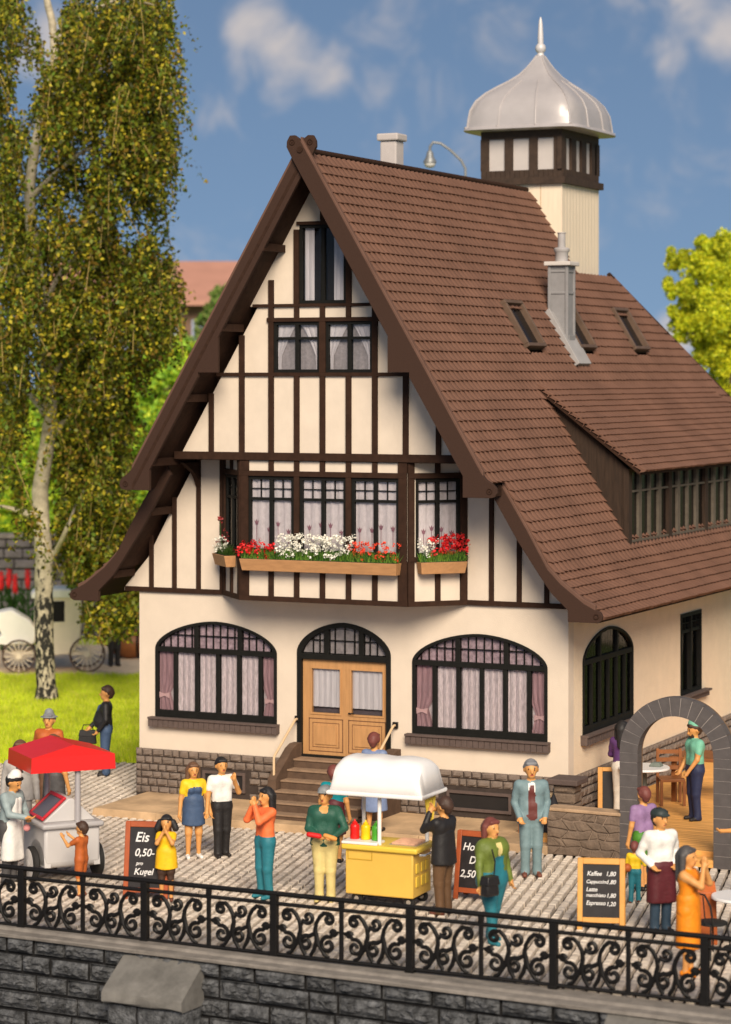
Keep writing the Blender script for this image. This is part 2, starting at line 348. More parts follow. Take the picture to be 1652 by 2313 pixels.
def buttress(x0, x1, dz=0.):
    u0 = (Vector((x0, -10.6, 0)) - qa).dot(qu); u1 = u0 + (x1 - x0); b = MB()
    # sloped, weathered cap with rounded edges
    rows = [(-.02, -.09, .0), (.03, -.10, .0), (.28, -.28, 0), (.50, -.445, 0), (.54, -.485, .0), (.55, -.60, .0), (.52, -.625, .012)]; nx = 9
    for d, zz, ins in rows:
        for i in range(nx):
            a = i / (nx - 1); e = .012 if i in (0, nx - 1) else 0; b.v.append(tuple(QF(u0 + ins + (u1 - u0 - 2 * ins) * a, zz + dz - e + random.uniform(-.008, .008), d + random.uniform(-.008, .008))))
    for j in range(len(rows) - 1):
        for i in range(nx - 1): b.f.append((j * nx + i, j * nx + nx + i, j * nx + nx + i + 1, j * nx + i + 1)); b.m.append(0)
    for sgn, uu in ((-1, u0), (1, u1)):   # cheeks of the cap
        p = [QF(uu - sgn * .004, zz + dz - .012, d) for d, zz, _ in rows] + [QF(uu - sgn * .004, -.64, -.02)]; b.face(p if sgn < 0 else p[::-1], 0)
    cap = b.build('buttress_cap', pm('weathered_cap_stone', (.155, .145, .13), .92, .3, 4, .012, 60, det=7, stain=.5), q, True)
    b = MB(); z = -.64; b.fbox(QF, u0 + .05, -4, -.05, u1 - .05, -.625, .44, 1)
    SF = FR(QF(u1 - .05, 0, 0), -QF.n * 1.0); S2 = FR(QF(u0 + .05, 0, 0), QF.n)
    while z > -3:
        h = random.uniform(.26, .31); m = (u0 + u1) / 2 + random.uniform(-.2, .2)
        for a0, a1 in ((u0 + .02, m), (m, u1 - .02)):
            F2 = FR(QF(0, 0, .43), QF.u); b.stone(F2, a0 + .01, z - h + .012, a1 - .01, z - .01, random.uniform(.02, .05), .025, .012, 0, 5, 4, .01)
        b.stone(FR(QF(u1 - .05, 0, .44), -QF.n), .01, z - h + .012, .44, z - .01, random.uniform(.02, .04), .02, .012, 0, 4, 4, .01)
        z -= h
    b.build('buttress', [M_QUAY, M_QJ], q)
buttress(-2.36, -1.10); buttress(4.70, 6.02, .045)
# ------------------------------------------------------------------ railing
RF = FR((-.245, -10.28, 0), Vector((1, -.006, 0)))
rail = thing('iron_railing', 'black wrought iron railing with scrollwork panels along the quay edge', 'railing')
P = 1.985; K0, K1 = -4, 5
t = MB(); t.tube([RF(P * K0, .845), RF(P * K1, .845)], .034, 10); t.build('top_rail', M_IRON, rail, True)
for zz, r_ in ((.715, .027), (.045, .026)):
    t = MB(); t.tube([RF(P * K0, zz), RF(P * K1, zz)], r_, 8); t.build('rail', M_IRON, rail, True)
def spiral(c, r0, a0, turns, n=22, sgn=1):
    return [(c[0] + r0 * (1 - .78 * i / n) * math.cos(a0 + sgn * turns * 6.283 * i / n), c[1] + r0 * (1 - .78 * i / n) * math.sin(a0 + sgn * turns * 6.283 * i / n)) for i in range(n + 1)]
def scroll_panel(x0, x1):
    """two C-scrolls back to back at the posts, two tall stems, small scrolls between them"""
    b = MB(); wd = x1 - x0; zb, zt = .065, .70
    def put(pts, r=.017): r *= 1.78; b.tube([RF(x0 + p[0] * wd, zb + p[1] * (zt - zb)) for p in pts], [r * (1 if i < len(pts) * .75 else .85) for i in range(len(pts))], 6)
    def SP(cx, cy, r, a0, turns, sgn):
        return [(cx + p[0] / wd, cy + p[1] / (zt - zb)) for p in spiral((0, 0), r, a0, turns, 20, sgn)]
    for mx in (False, True):
        f = (lambda pts: [(1 - x, y) for x, y in pts]) if mx else (lambda pts: pts)
        up = SP(.175, .80, .075, 1.2, 1.25, 1)     # small upper scroll by the post, fed by the stem
        stem = [(.36, .42), (.385, .55), (.37, .70), (.315, .84), (.25, .925)]
        put(f(stem + up)); 
        lowr = SP(.19, .27, .115, 1.9, 1.3, -1)
        put(f([(.03, .53), (.09, .56)] + lowr), .017)
        put(f(SP(.10, .52, .04, 0, 1.0, 1)), .018)
        put(f([(.385, .55), (.365, .36), (.40, .16), (.46, .02)]), .018)
        put(f([(.36, .42), (.33, .25), (.24, .06), (.17, .01)]), .016)
    put([(.36, .72), (.41, .66)] + SP(.505, .80, .085, 3.6, 1.2, 1), .016)
    put([(.62, .62), (.60, .48), (.52, .42)] + SP(.47, .27, .10, 1.2, 1.35, 1), .017)
    put([(.62, .40), (.66, .25)] , .016)
    b.build('scroll_panel', M_IRON, rail, True)
for k in range(K0, K1):
    b = MB(); x = P * k
    b.fbox(RF, x - .050, -.05, -.045, x + .050, .83, .045); b.fbox(RF, x - .06, -.02, -.055, x + .06, .04, .055); b.build('post', M_IRON, rail, bevel=.006)
    b = MB(); x += P / 2; b.fbox(RF, x - .026, .03, -.024, x + .026, .83, .024); b.fbox(RF, x - .034, .74, -.03, x + .034, .82, .03); b.build('baluster', M_IRON, rail, bevel=.006)
    scroll_panel(P * k + .03, P * (k + .5) - .02); scroll_panel(P * (k + .5) + .02, P * (k + 1) - .03)
# ================================================================== THE HOUSE
XC = -4.22
house = thing('half_timbered_house', 'tall cream half-timbered house with steep brown tiled roof and grey domed tower', 'house')
YU, YL, YG = -1.68, -.82, -.80     # upper barge board, lower barge board, upper gable wall
GF = FR((XC, YG, 0), (1, 0, 0)); LF = FR((XC, 0, 0), (1, 0, 0))
def arch(x0, x1, zb, zs, zt, n=26, p=1.75):
    c = (x0 + x1) / 2; h = (x1 - x0) / 2; pts = [(x0, zb), (x1, zb)]
    for i in range(n + 1):
        a = math.pi * i / n; cx = math.cos(a); sy = math.sin(a)
        pts.append((c + h * math.copysign(abs(cx) ** (2 / p), cx), zs + (zt - zs) * abs(sy) ** (2 / p)))
    return pts
def arch_z(x, x0, x1, zs, zt, p=1.75):
    c = (x0 + x1) / 2; h = (x1 - x0) / 2; u = min(1, abs((x - c) / h)); return zs + (zt - zs) * max(0, 1 - u ** p) ** (1 / p)
def inset(poly, d):   # crude: scale towards the centre by d on each side
    xs = [p[0] for p in poly]; ys = [p[1] for p in poly]; cx = (min(xs) + max(xs)) / 2; cy = (min(ys) + max(ys)) / 2
    kx = 1 - 2 * d / (max(xs) - min(xs)); ky = 1 - 2 * d / (max(ys) - min(ys)); return [(cx + (x - cx) * kx, cy + (y - cy) * ky) for x, y in poly]
LW = (-8.018, -5.53, 1.505, 2.76, 3.285); RWN = (-2.884, -.374, 1.505, 2.76, 3.285); DR = (-5.122, -3.296, .93, 2.83, 3.37)
SW = (.67, 3.234, 1.56, 2.81, 3.31); NW = (5.95, 7.21, 1.63, 3.18)
w = MB()
w.prism(FRONT, [(-8.36, 0), (0, 0), (0, 3.80), (-8.36, 3.80)], -.25, 0, 0, [arch(*LW), arch(*RWN), arch(*DR)])
w.build('front_wall', M_STUCCO, house)
w = MB(); sq = lambda x0, x1, z0, z1: [(x0, z0), (x1, z0), (x1, z1), (x0, z1)]
w.prism(SIDE, [(.25, 0), (18, 0), (18, 4.3), (.25, 4.3)], -.25, 0, 0, [arch(*SW), sq(*NW), sq(10.2, 11.4, 1.63, 3.18)])
w.build('side_wall', M_SIDE, house)
w = MB(); w.box(-8.36, .25, 0, -8.11, 18, 4.3); w.box(-8.11, 17.75, 0, -.25, 18, 4.3); w.box(-8.1, .3, 3.6, -.26, 17.7, 3.75); w.build('rear_walls', M_STUCCO, house)
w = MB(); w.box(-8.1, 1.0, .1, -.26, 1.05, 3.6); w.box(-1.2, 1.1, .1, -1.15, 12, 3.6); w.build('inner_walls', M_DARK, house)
def rows_of_stone(mb, fr, u0, u1, v0, v1, rh, lmin, lmax, d, gap, inset=.015, jit=.006, skip=(), nx=3, ny=3):
    z = v1
    while z > v0 + .05:
        h = min(rh * random.uniform(.85, 1.12), z - v0); u = u0 - random.uniform(0, lmin)
        while u < u1:
            l = random.uniform(lmin, lmax); a, b = max(u, u0), min(u + l, u1)
            if b - a > .05 and not any(a < s1 and b > s0 and z - h < s3 and z > s2 for s0, s1, s2, s3 in skip):
                mb.stone(fr, a + gap, z - h + gap, b - gap, z - gap, d + random.uniform(-.008, .012), inset, jit, 0, nx, ny, .006)
            u += l
        z -= h
pl = MB()
BW = [(-7.02, -6.15, .24, .60), (-2.22, -1.02, .24, .585)]
for a, b in ((-8.42, -5.22), (-3.10, .04)):
    pl.fbox(FRONT, a, .0, -.02, b, .91, .012, 1)
    rows_of_stone(pl, FRONT, a, b, .10, .93, .140, .14, .26, .05, .011, .026, .012, skip=[(s[0] - .02, s[1] + .02, s[2] - .02, s[3] + .02) for s in BW])
pl.fbox(FR((0, 0, 0), (0, 1, 0)), -.03, 0, -.02, 18, .91, .012, 1)
rows_of_stone(pl, SIDE, -.05, 12, .10, .935, .140, .14, .26, .05, .011, .026, .012)
pl.build('stone_plinth', [M_PLINTH, M_MORTAR], house)
for x0, x1, z0, z1 in BW:
    f = MB(); t_ = .05
    for a, b, c, d in ((x0, x1, z0, z0 + t_), (x0, x1, z1 - t_, z1), (x0, x0 + t_, z0 + t_, z1 - t_), (x1 - t_, x1, z0 + t_, z1 - t_)): f.fbox(FRONT, a, c, .0, b, d, .055)
    fo = f.build('basement_window', M_SILL, house); p_ = MB(); p_.fbox(FRONT, x0 + t_, z0 + t_, .013, x1 - t_, z1 - t_, .022); p_.build('dark_pane', M_DARK, fo)
# --- windows
def drape_sheet(fr, x0, x1, z0, z1, d, amp, waves, mat, parent, name, taper=None, n=None):
    b = MB(); n = n or max(8, int(waves * 8)); zs = [z0 + (z1 - z0) * i / 6 for i in range(7)]; ph = random.uniform(0, 6)
    for zz in zs:
        for i in range(n + 1):
            u = i / n; x = x0 + (x1 - x0) * u
            if taper: x = taper(u, (zz - z0) / (z1 - z0), x0, x1)
            b.v.append(tuple(fr(x, zz, d + amp * math.sin(u * waves * 6.283 + ph) + amp * .4 * math.sin(u * waves * 14 + 2 * ph))))
    for j in range(6):
        for i in range(n): a = j * (n + 1) + i; b.f.append((a, a + 1, a + n + 2, a + n + 1)); b.m.append(0)
    return b.build(name, mat, parent, True)
def bars(b, fr, lst, d0, d1):
    for x0, z0, x1, z1 in lst: b.fbox(fr, x0, z0, d0, x1, z1, d1)
def arched_window(fr, spec, label, front=True, nl=6):
    x0, x1, zb, zs, zt = spec; fm = MB(); T = .06
    outer = arch(*spec); inner = inset(outer, .055)
    fm.prism(fr, outer, -.13, .025, 0, [inner])
    wd = x1 - x0; tz = zs - .02
    fm.fbox(fr, x0 + .04, tz - .045, -.10, x1 - .04, tz + .045, .02)                                 # transom
    fm.fbox(fr, x0 + .04, zb + .04, -.10, x1 - .04, zb + .13, .022)
    ms = [x0 + wd * k for k in ((.165, .343, .517, .689, .864) if front else (.18, .345, .51, .675, .84))]
    for x in ms: fm.fbox(fr, x - .035, zb + .12, -.09, x + .035, tz - .04, .012)
    for x in (ms[1] - .01, ms[3] + .02): fm.fbox(fr, x - .04, tz + .04, -.09, x + .04, arch_z(x, x0, x1, zs, zt) - .03, .014)
    for i in range(1, 17):                                                                             # leaded lights
        x = x0 + wd * i / 17; zt_ = arch_z(x, x0, x1, zs, zt) - .04
        if zt_ > tz + .06 and all(abs(x - q) > .06 for q in (ms[1], ms[3])): fm.fbox(fr, x - .008, tz + .04, -.07, x + .008, zt_, -.03)
    zz = tz + .27; hw = [x for x in (x0 + wd * i / 200 for i in range(201)) if arch_z(x, x0, x1, zs, zt) > zz + .05]
    if hw: fm.fbox(fr, hw[0], zz - .008, -.068, hw[-1], zz + .008, -.032)
    wn = fm.build('window', M_FRAME, house, bevel=.004); wn['label'] = label
    gp = MB(); gp.prism(fr, inset(outer, .05), -.034, -.030); gp.build('pane', glass(), wn)
    if front:
        sh = ms[0], ms[4]
        for a, b in zip(ms[:4], ms[1:5]): drape_sheet(fr, a - .02, b + .02, zb + .05, tz, -.066, .014, 4.2, M_CURT, wn, 'lace_curtain')
        # valance in the arch, side drapes drawn back by a bow
        v = MB(); v.prism(fr, inset(outer, .03)[2:], -.10, -.085); v.build('valance', pm('patterned_valance', (.44, .32, .36), .9, .45, 16, .004, 40, warp=(1, 1, 1)), wn)
        for k, (a, b) in enumerate(((x0 + .05, ms[0]), (ms[4], x1 - .05))):
            if k == 0: tp = lambda u, t, a_, b_: a_ + (b_ - a_) * u * (1 - .38 * math.exp(-((t - .30) / .16) ** 2))
            else: tp = lambda u, t, a_, b_: b_ - (b_ - a_) * (1 - u) * (1 - .38 * math.exp(-((t - .30) / .16) ** 2))
            drape_sheet(fr, a, b, zb + .05, tz, -.060, .009, 3.5, M_DRAPE, wn, 'side_drape', tp)
            drape_sheet(fr, a, b, zb + .05, tz, -.085, .006, 3, M_CURT, wn, 'lace_curtain')
            bw = MB(); cx, cz = (a + .11, zb + .40) if k == 0 else (b - .11, zb + .40)
            for s in (-1, 1): bw.prism(fr, [(cx, cz - .02), (cx + s * .10, cz - .06), (cx + s * .11, cz + .05), (cx, cz + .02)], -.048, -.038)
            bw.fbox(fr, cx - .02, cz - .025, -.05, cx + .02, cz + .025, -.036); bw.build('bow', M_PINK, wn)
    else:
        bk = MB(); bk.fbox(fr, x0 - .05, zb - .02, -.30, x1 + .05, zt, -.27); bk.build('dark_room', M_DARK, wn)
        for i in range(6):
            a = x0 + wd * (i + .25) / 6; drape_sheet(fr, a, a + wd * .055, zb + .08, tz, -.16, .01, 1, pm('dim_curtain', (.20, .17, .15), .9, .2), wn, 'curtain', n=6)
    s = MB(); a, b = (x0 - .095, x1 + .055)
    s.fbox(fr, a, zb - .03, -.05, b, zb + .005, .15)
    n = int((b - a) / .105)
    for i in range(n): u = a + (b - a) * i / n; s.fbox(fr, u + .004, zb - .165, -.02, u + (b - a) / n - .004, zb - .0302, .125 + random.uniform(-.004, .004))
    s.fbox(fr, a + .01, zb - .16, -.02, b - .01, zb - .032, .11, 1)
    s.build('sill', [M_SILL, M_MORTAR], wn, bevel=.004)
    return wn
arched_window(FRONT, LW, 'arched window left of the door with lace curtains'); arched_window(FRONT, RWN, 'arched window right of the door with lace curtains')
arched_window(SIDE, SW, 'dark arched window in the side wall', False)
def slim_window(x0, x1, z0, z1):
    f = MB(); fr = SIDE; t_ = .07
    bars(f, fr, [(x0, z0, x1, z0 + t_), (x0, z1 - t_, x1, z1), (x0, z0 + t_, x0 + t_, z1 - t_), (x1 - t_, z0 + t_, x1, z1 - t_), ((x0 + x1) / 2 - .035, z0 + t_, (x0 + x1) / 2 + .035, z1 - t_)], -.13, .02)
    bars(f, fr, [(x0 + t_, 2.80, x1 - t_, 2.86), (x0 + .30, 2.86, x0 + .316, z1 - t_), (x1 - .32, 2.86, x1 - .304, z1 - t_), (x0 + t_, 2.98, x1 - t_, 2.995)], -.09, .0)
    wn = f.build('window', M_FRAME, house); p_ = MB(); p_.fbox(fr, x0 + .05, z0 + .05, -.07, x1 - .05, z1 - .05, -.062); p_.build('pane', glass(), wn)
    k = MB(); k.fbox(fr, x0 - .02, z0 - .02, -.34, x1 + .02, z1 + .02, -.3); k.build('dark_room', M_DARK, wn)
    drape_sheet(fr, x0 + .62, x0 + .95, z0, z1, -.2, .015, 2, pm('dim_curtain', (.20, .17, .15), .9, .2), wn, 'curtain')
    s = MB(); s.fbox(fr, x0 - .03, z0 - .04, -.05, x1 + .26, z0 - .001, .15); s.fbox(fr, x0 - .02, z0 - .14, -.02, x1 + .24, z0 - .0402, .10); s.build('sill', M_SILL, wn, bevel=.004)
slim_window(*NW); slim_window(10.2, 11.4, 1.63, 3.18)
# --- front door
x0, x1, zb, zs, zt = DR; fm = MB(); out = arch(*DR); fm.prism(FRONT, out, -.14, .03, 0, [inset(out, .085)])
fm.fbox(FRONT, x0 + .06, 2.70, -.11, x1 - .06, 2.80, .022)
for x in (-4.55, -3.87): fm.fbox(FRONT, x - .045, 2.79, -.1, x + .045, arch_z(x, x0, x1, zs, zt) - .05, .016)
for x in (-4.83, -4.70, -4.40, -4.21, -4.02, -3.72, -3.58): fm.fbox(FRONT, x - .008, 2.79, -.07, x + .008, arch_z(x, x0, x1, zs, zt) - .06, -.03)
fm.fbox(FRONT, x0 + .26, 3.035, -.068, x1 - .26, 3.051, -.032)
dr = fm.build('door', M_FRAME, house, bevel=.004)
p_ = MB(); p_.prism(FRONT, [(a, b) for a, b in inset(out, .07) if b > 2.78] + [(x0 + .09, 2.79)] [:0] , -.03, -.026); p_.build('fanlight_pane', glass(), dr)
p_ = MB(); p_.prism(FRONT, [(a, b) for a, b in inset(out, .03) if b > 2.6], -.10, -.08); p_.build('fanlight_blind', pm('fanlight_blind', (.34, .30, .30), .9, .3, 9), dr)
for k, (a, b) in enumerate(((-5.035, -4.19), (-4.186, -3.335))):
    lf = MB(); pa, pb = a + .175, b - .115
    if k: pa, pb = a + .10, b - .14
    lf.prism(FRONT, sq(a, b, .975, 2.70), -.12, -.045, 0, [sq(pa, pb, 1.755, 2.535)])
    for (u0, u1, v0, v1, d) in ((pa - .06, pb + .06, 1.07, 1.66, .0), ):
        for q0, q1, q2, q3 in ((u0, u1, v0, v0 + .018), (u0, u1, v1 - .018, v1), (u0, u0 + .018, v0, v1), (u1 - .018, u1, v0, v1)): lf.fbox(FRONT, q0, q2, -.046, q1, q3, -.043, 1)
        i = .075
        for q0, q1, q2, q3 in ((u0 + i, u1 - i, v0 + i, v0 + i + .012), (u0 + i, u1 - i, v1 - i - .012, v1 - i), (u0 + i, u0 + i + .012, v0 + i, v1 - i), (u1 - i - .012, u1 - i, v0 + i, v1 - i)): lf.fbox(FRONT, q0, q2, -.0462, q1, q3, -.0425, 1)
        lf.fbox(FRONT, u0 + .13, v0 + .13, -.046, u1 - .13, v1 - .13, -.028)
    for q0, q1, q2, q3 in ((pa - .03, pb + .03, 1.725, 1.755), (pa - .03, pb + .03, 2.535, 2.565), (pa - .03, pa, 1.755, 2.535), (pb, pb + .03, 1.755, 2.535)): lf.fbox(FRONT, q0, q2, -.047, q1, q3, -.03)
    lo = lf.build('door_leaf', [M_OAK, M_OAKG], dr, bevel=.003)
    p_ = MB(); p_.fbox(FRONT, pa, 1.755, -.070, pb, 2.535, -.066); p_.build('door_pane', glass(), dr)
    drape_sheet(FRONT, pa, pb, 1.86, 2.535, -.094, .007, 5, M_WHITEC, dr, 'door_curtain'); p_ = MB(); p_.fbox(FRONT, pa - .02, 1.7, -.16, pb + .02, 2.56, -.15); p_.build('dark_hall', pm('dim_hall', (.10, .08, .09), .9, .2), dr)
h = MB(); h.tube([FRONT(-4.12, 1.78, -.05), FRONT(-4.12, 1.78, .0), FRONT(-4.02, 1.78, .0)], .012, 6); h.build('door_handle', M_IRON, dr)
# --- steps
st = MB(); zt_ = .975
for i in range(6):
    y1 = -.05 - .25 * i; z1 = zt_ - .152 * i
    if z1 < .14: break
    st.box(-5.03, y1 - .28, z1 - .135 - .02, -3.30, .0, z1 - .03, 0)
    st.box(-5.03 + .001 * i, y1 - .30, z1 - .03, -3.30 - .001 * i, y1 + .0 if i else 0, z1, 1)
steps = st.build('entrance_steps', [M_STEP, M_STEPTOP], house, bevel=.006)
for a, b in ((-5.19, -5.031), (-3.299, -3.10)):
    c_ = MB(); CF = FR((0, 0, 0), (0, 1, 0)); c_.prism(CF, [(-1.02, .0), (-.0, .0), (-.0, 1.22), (-.18, 1.22), (-.36, 1.16), (-.95, .76), (-1.02, .70)], a, b); c_.build('stair_cheek', M_STEP, house, bevel=.01)
for x, xw in ((-5.11, -5.20), (-3.2, -3.2)):
    r_ = MB(); r_.tube([(x, -.93, .70), (x, -.93, 1.06), (x, -.90, 1.10), (x, -.16, 1.60), (x, -.10, 1.63), (x, .0, 1.63)], .022, 8); ro = r_.build('handrail', M_RAILW, house, True)
    k = MB(); k.box(x - .045, -.05, 1.575, x + .045, .0, 1.685); k.build('rail_bracket', M_IRON, ro)
# --- lower gable wall
w = MB(); LG = [(-4.45, 3.78), (4.22, 3.78), (4.22, 3.95), (4.0, 4.40), (3.42, 5.35), (2.92, 6.22), (-2.92, 6.22), (-3.42, 5.35), (-3.95, 4.40), (-4.45, 3.84)]
w.prism(LF, LG, -.2, .012); lg = w.build('gable_wall', M_PANEL, house)
def zin(x): 
    x = abs(x); return 11.10 - 1.68 * x if x < 3.6 else 5.052 - 1.25 * (x - 3.6)
for s in (-1, 1):
    tb = MB(); tb.fbox(LF, *((-4.42, 3.775, 0, -2.36) if s < 0 else (2.30, 3.775, 0, 4.20)), 3.862, .055)
    for x in ((-3.87, -3.39, -2.89) if s < 0 else (2.83, 3.34, 3.84)): tb.fbox(LF, x - .042, 3.862, 0, x + .042, min(6.2, zin(x) + .1), .05)
    x = -2.40 if s < 0 else 2.33; tb.fbox(LF, x - .05, 3.862, 0, x + .05, 6.2, .052)   # curved knee brace under the jetty
    tb.fbox(LF, s * 2.89 - .045, 5.85, .05, s * 2.89 + .045, 6.16, .12); tb.prism(FR((XC + s * 2.89 - .045, -.05, 0), (0, -1, 0)), [(0, 5.7), (.10, 5.86), (.22, 5.98), (.6, 6.16), (0, 6.16)], -.09, 0)
    tb.build('timber_frame', M_TIMBER, house, bevel=.004)
# --- upper gable wall (jettied)
w = MB(); w.prism(GF, [(-2.86, 6.24), (2.86, 6.24), (1.267, 8.92), (-1.267, 8.92)], -.2, 0, 0, [sq(-.96, -.04, 7.76, 8.65), sq(.04, .96, 7.76, 8.65)])
w.prism(GF, [(-1.44, 8.92), (1.44, 8.92), (.0, 11.34)], -.2, 0, 0, [sq(-.46, .46, 8.96, 10.33)])
w.build('gable_wall', M_PANEL, house)
tb = MB()
def beam(x0, z0, x1, z1, d=.045): tb.fbox(GF, x0, z0, 0, x1, z1, d)
beam(-2.92, 6.235, 2.92, 6.37, .07)
beam(-2.08, 7.70, 2.08, 7.765, .046); beam(-1.08, 8.648, 1.08, 8.72, .048); beam(-1.36, 8.905, 1.36, 8.96, .046); beam(-.50, 10.325, .50, 10.385, .047)
for x in (-2.19, 2.19): beam(x - .046, 6.37, x + .046, 7.40)
for x in (-1.58, 1.58): beam(x - .05, 6.37, x + .05, 8.42)
for x in (-1.0, 1.0): beam(x - .05, 6.37, x + .05, 9.38)
for x in (-.5, 0, .5): beam(x - .05, 6.37, x + .05, 7.70); beam(x - .046, 8.72, x + .046, 8.905)
for x in (-.505, .505): beam(x - .05, 8.96, x + .05, 10.25)
beam(-.04, 10.385, .04, 11.0); beam(-.06, 7.765, .06, 8.648)
tb.build('timber_frame', M_TIMBER, house, bevel=.004)
w = MB(); w.box(XC - 2.92, YG, 6.225, XC + 2.92, .05, 6.24); w.build('jetty_soffit', M_TIMBER, house)
def casement(fr, x0, x1, z0, z1, tz=None, grid=False, style='lace', d=0.0, parent=None, name='window'):
    f = MB(); t_ = .055; c = (x0 + x1) / 2
    bars(f, fr, [(x0, z0, x1, z0 + t_), (x0, z1 - t_, x1, z1), (x0, z0 + t_, x0 + t_, z1 - t_), (x1 - t_, z0 + t_, x1, z1 - t_), (c - .033, z0 + t_, c + .033, z1 - t_)], d - .10, d + .012)
    if tz: bars(f, fr, [(x0 + t_, tz - .024, x1 - t_, tz + .024)], d - .09, d + .006)
    if grid:
        for a, b in ((x0 + t_, c - .033), (c + .033, x1 - t_)):
            m_ = (a + b) / 2; bars(f, fr, [(m_ - .009, tz + .024, m_ + .009, z1 - t_)], d - .06, d - .02); zz = (tz + z1 - t_) / 2 + .01; bars(f, fr, [(a, zz - .009, b, zz + .009)], d - .058, d - .022)
    wn = f.build(name, M_FRAME, parent or house, bevel=.003)
    deep = True
    p_ = MB(); p_.fbox(fr, x0 + .04, z0 + .04, d - .028, x1 - .04, z1 - .04, d - .024)
    p_.build('pane', glass(), wn if not parent else parent)
    own = wn if not parent else parent
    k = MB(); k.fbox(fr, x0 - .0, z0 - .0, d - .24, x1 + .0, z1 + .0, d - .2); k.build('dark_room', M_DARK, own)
    if style == 'lace':
        drape_sheet(fr, x0 + .03, x1 - .03, z0, z1, d - .058, .008, 5, pm('white_lace', (.66, .59, .60), .9, .12, 22, .004, 60, warp=(1, 1, .5)), own, 'lace_curtain')
        fl = MB()       # embroidered tulips
        for i in range(4):
            u = x0 + .16 + (x1 - x0 - .3) * i / 3 + random.uniform(-.03, .03); zz = z0 + .40 + random.uniform(-.05, .12); dd = d - .046
            fl.prism(fr, [(u - .045, zz + .05), (u - .02, zz - .03), (u + .02, zz - .03), (u + .045, zz + .05), (u + .018, zz + .02), (u, zz + .065), (u - .018, zz + .02)], dd, dd + .004)
            fl.fbox(fr, u - .005, zz - .3, dd, u + .005, zz - .03, dd + .003)
        fl.build('embroidery', pm('embroidered_tulip', (.27, .12, .15), .9, .2), own)
    elif style == 'tied':
        drape_sheet(fr, x0 + .02, x1 - .02, z0, z1, d - .085, .006, 4, pm('grey_net', (.33, .295, .30), .9, .2, 20, .003, 60), own, 'net_curtain')
        for a, b, s in ((x0 + .03, c, 0), (c, x1 - .03, 1)):
            if s == 0: tp = lambda u, t, a_, b_: a_ + (b_ - a_) * u * (1 - .80 * max(0, min(1, (1 - t) * 1.45)) ** .8)
            else: tp = lambda u, t, a_, b_: b_ - (b_ - a_) * (1 - u) * (1 - .80 * max(0, min(1, (1 - t) * 1.45)) ** .8)
            drape_sheet(fr, a, b, z0, z1, d - .060, .008, 3, M_WHITEC, own, 'curtain', tp)
    else:
        for a, b in ((x0 + .07, x0 + .26), (x1 - .27, x1 - .09)): drape_sheet(fr, a, b, z0, z1, d - .06, .008, 2, M_WHITEC, own, 'curtain')
    return wn
casement(GF, -.955, -.055, 7.765, 8.648, 8.36, False, 'tied'); casement(GF, .055, .955, 7.765, 8.648, 8.36, False, 'tied'); casement(GF, -.455, .455, 8.962, 10.325, None, False, 'open')
# --- bay window
bay = MB(); bz0, bz1 = 3.80, 6.235
bp = [(-2.38, 0), (-1.60, -.80), (1.60, -.80), (2.36, 0)]
BF = [FR((XC + a[0], a[1], 0), (b[0] - a[0], b[1] - a[1], 0)) for a, b in zip(bp, bp[1:])]; BL = [math.dist(a, b) for a, b in zip(bp, bp[1:])]
bay.face([(XC + x, y, bz0) for x, y in bp]); bay.face([(XC + x, y, bz1 - .012) for x, y in bp][::-1])
for i, (fr, l) in enumerate(zip(BF, BL)):
    hs_ = [sq(.15 if i != 1 else .14, l - .12 if i != 1 else 3.06, 4.62, 5.96)] if i != 1 else [sq(.14, 1.06, 4.62, 5.96), sq(1.14, 2.06, 4.62, 5.96), sq(2.14, 3.06, 4.62, 5.96)]
    bay.prism(fr, sq(0, l, bz0, bz1 - .012), -.10, 0, 0, hs_)
bo = bay.build('bay_window', M_PANEL, house)
tb = MB()
for i, (fr, l) in enumerate(zip(BF, BL)):
    e0, e1 = (0, l - .0)
    tb.fbox(fr, e0 - (.02 if i == 1 else 0), 3.775, .0, e1 + (.02 if i == 1 else 0), 3.862, .05 + .002 * i); tb.fbox(fr, e0, 5.958, 0, e1, 6.05, .048 + .002 * i); tb.fbox(fr, e0, 4.54, 0, e1, 4.62, .046 + .002 * i)
    if i == 1:
        for x in (.60, 1.10, 1.60, 2.10, 2.60): tb.fbox(fr, x - .047, 3.862, 0, x + .047, 4.54, .044)
        for x in (.60, 1.10, 1.60, 2.10, 2.60): tb.fbox(fr, x - .047, 6.05, 0, x + .047, 6.225, .044)
        for x in (1.10, 2.10): tb.fbox(fr, x - .05, 4.62, -.02, x + .05, 5.958, .044)
        for x in (.075, 3.125): tb.fbox(fr, x - .085, 3.862, 0, x + .085, 4.54, .047); tb.fbox(fr, x - .075, 4.62, 0, x + .075, 5.958, .047); tb.fbox(fr, x - .085, 6.05, 0, x + .085, 6.225, .047)
    else:
        for x in (l * .5,): tb.fbox(fr, x - .047, 3.862, 0, x + .047, 4.54, .044); tb.fbox(fr, x - .047, 6.05, 0, x + .047, 6.225, .044)
        for x in (.06, l - .075): tb.fbox(fr, x - .06, 3.862, 0, x + .06, 4.54, .043); tb.fbox(fr, x - .06, 4.62, 0, x + .06, 5.958, .043); tb.fbox(fr, x - .06, 6.05, 0, x + .06, 6.225, .043)
tb.build('bay_timber', M_TIMBER, bo, bevel=.004)
for a in (.14, 1.15, 2.15): casement(BF[1], a, a + .90, 4.63, 5.95, 5.56, True, 'lace', 0, bo, 'bay_casement')
for fr, l in ((BF[0], BL[0]), (BF[2], BL[2])): casement(fr, .15, l - .13, 4.63, 5.95, 5.56, True, 'lace', 0, bo, 'bay_casement')
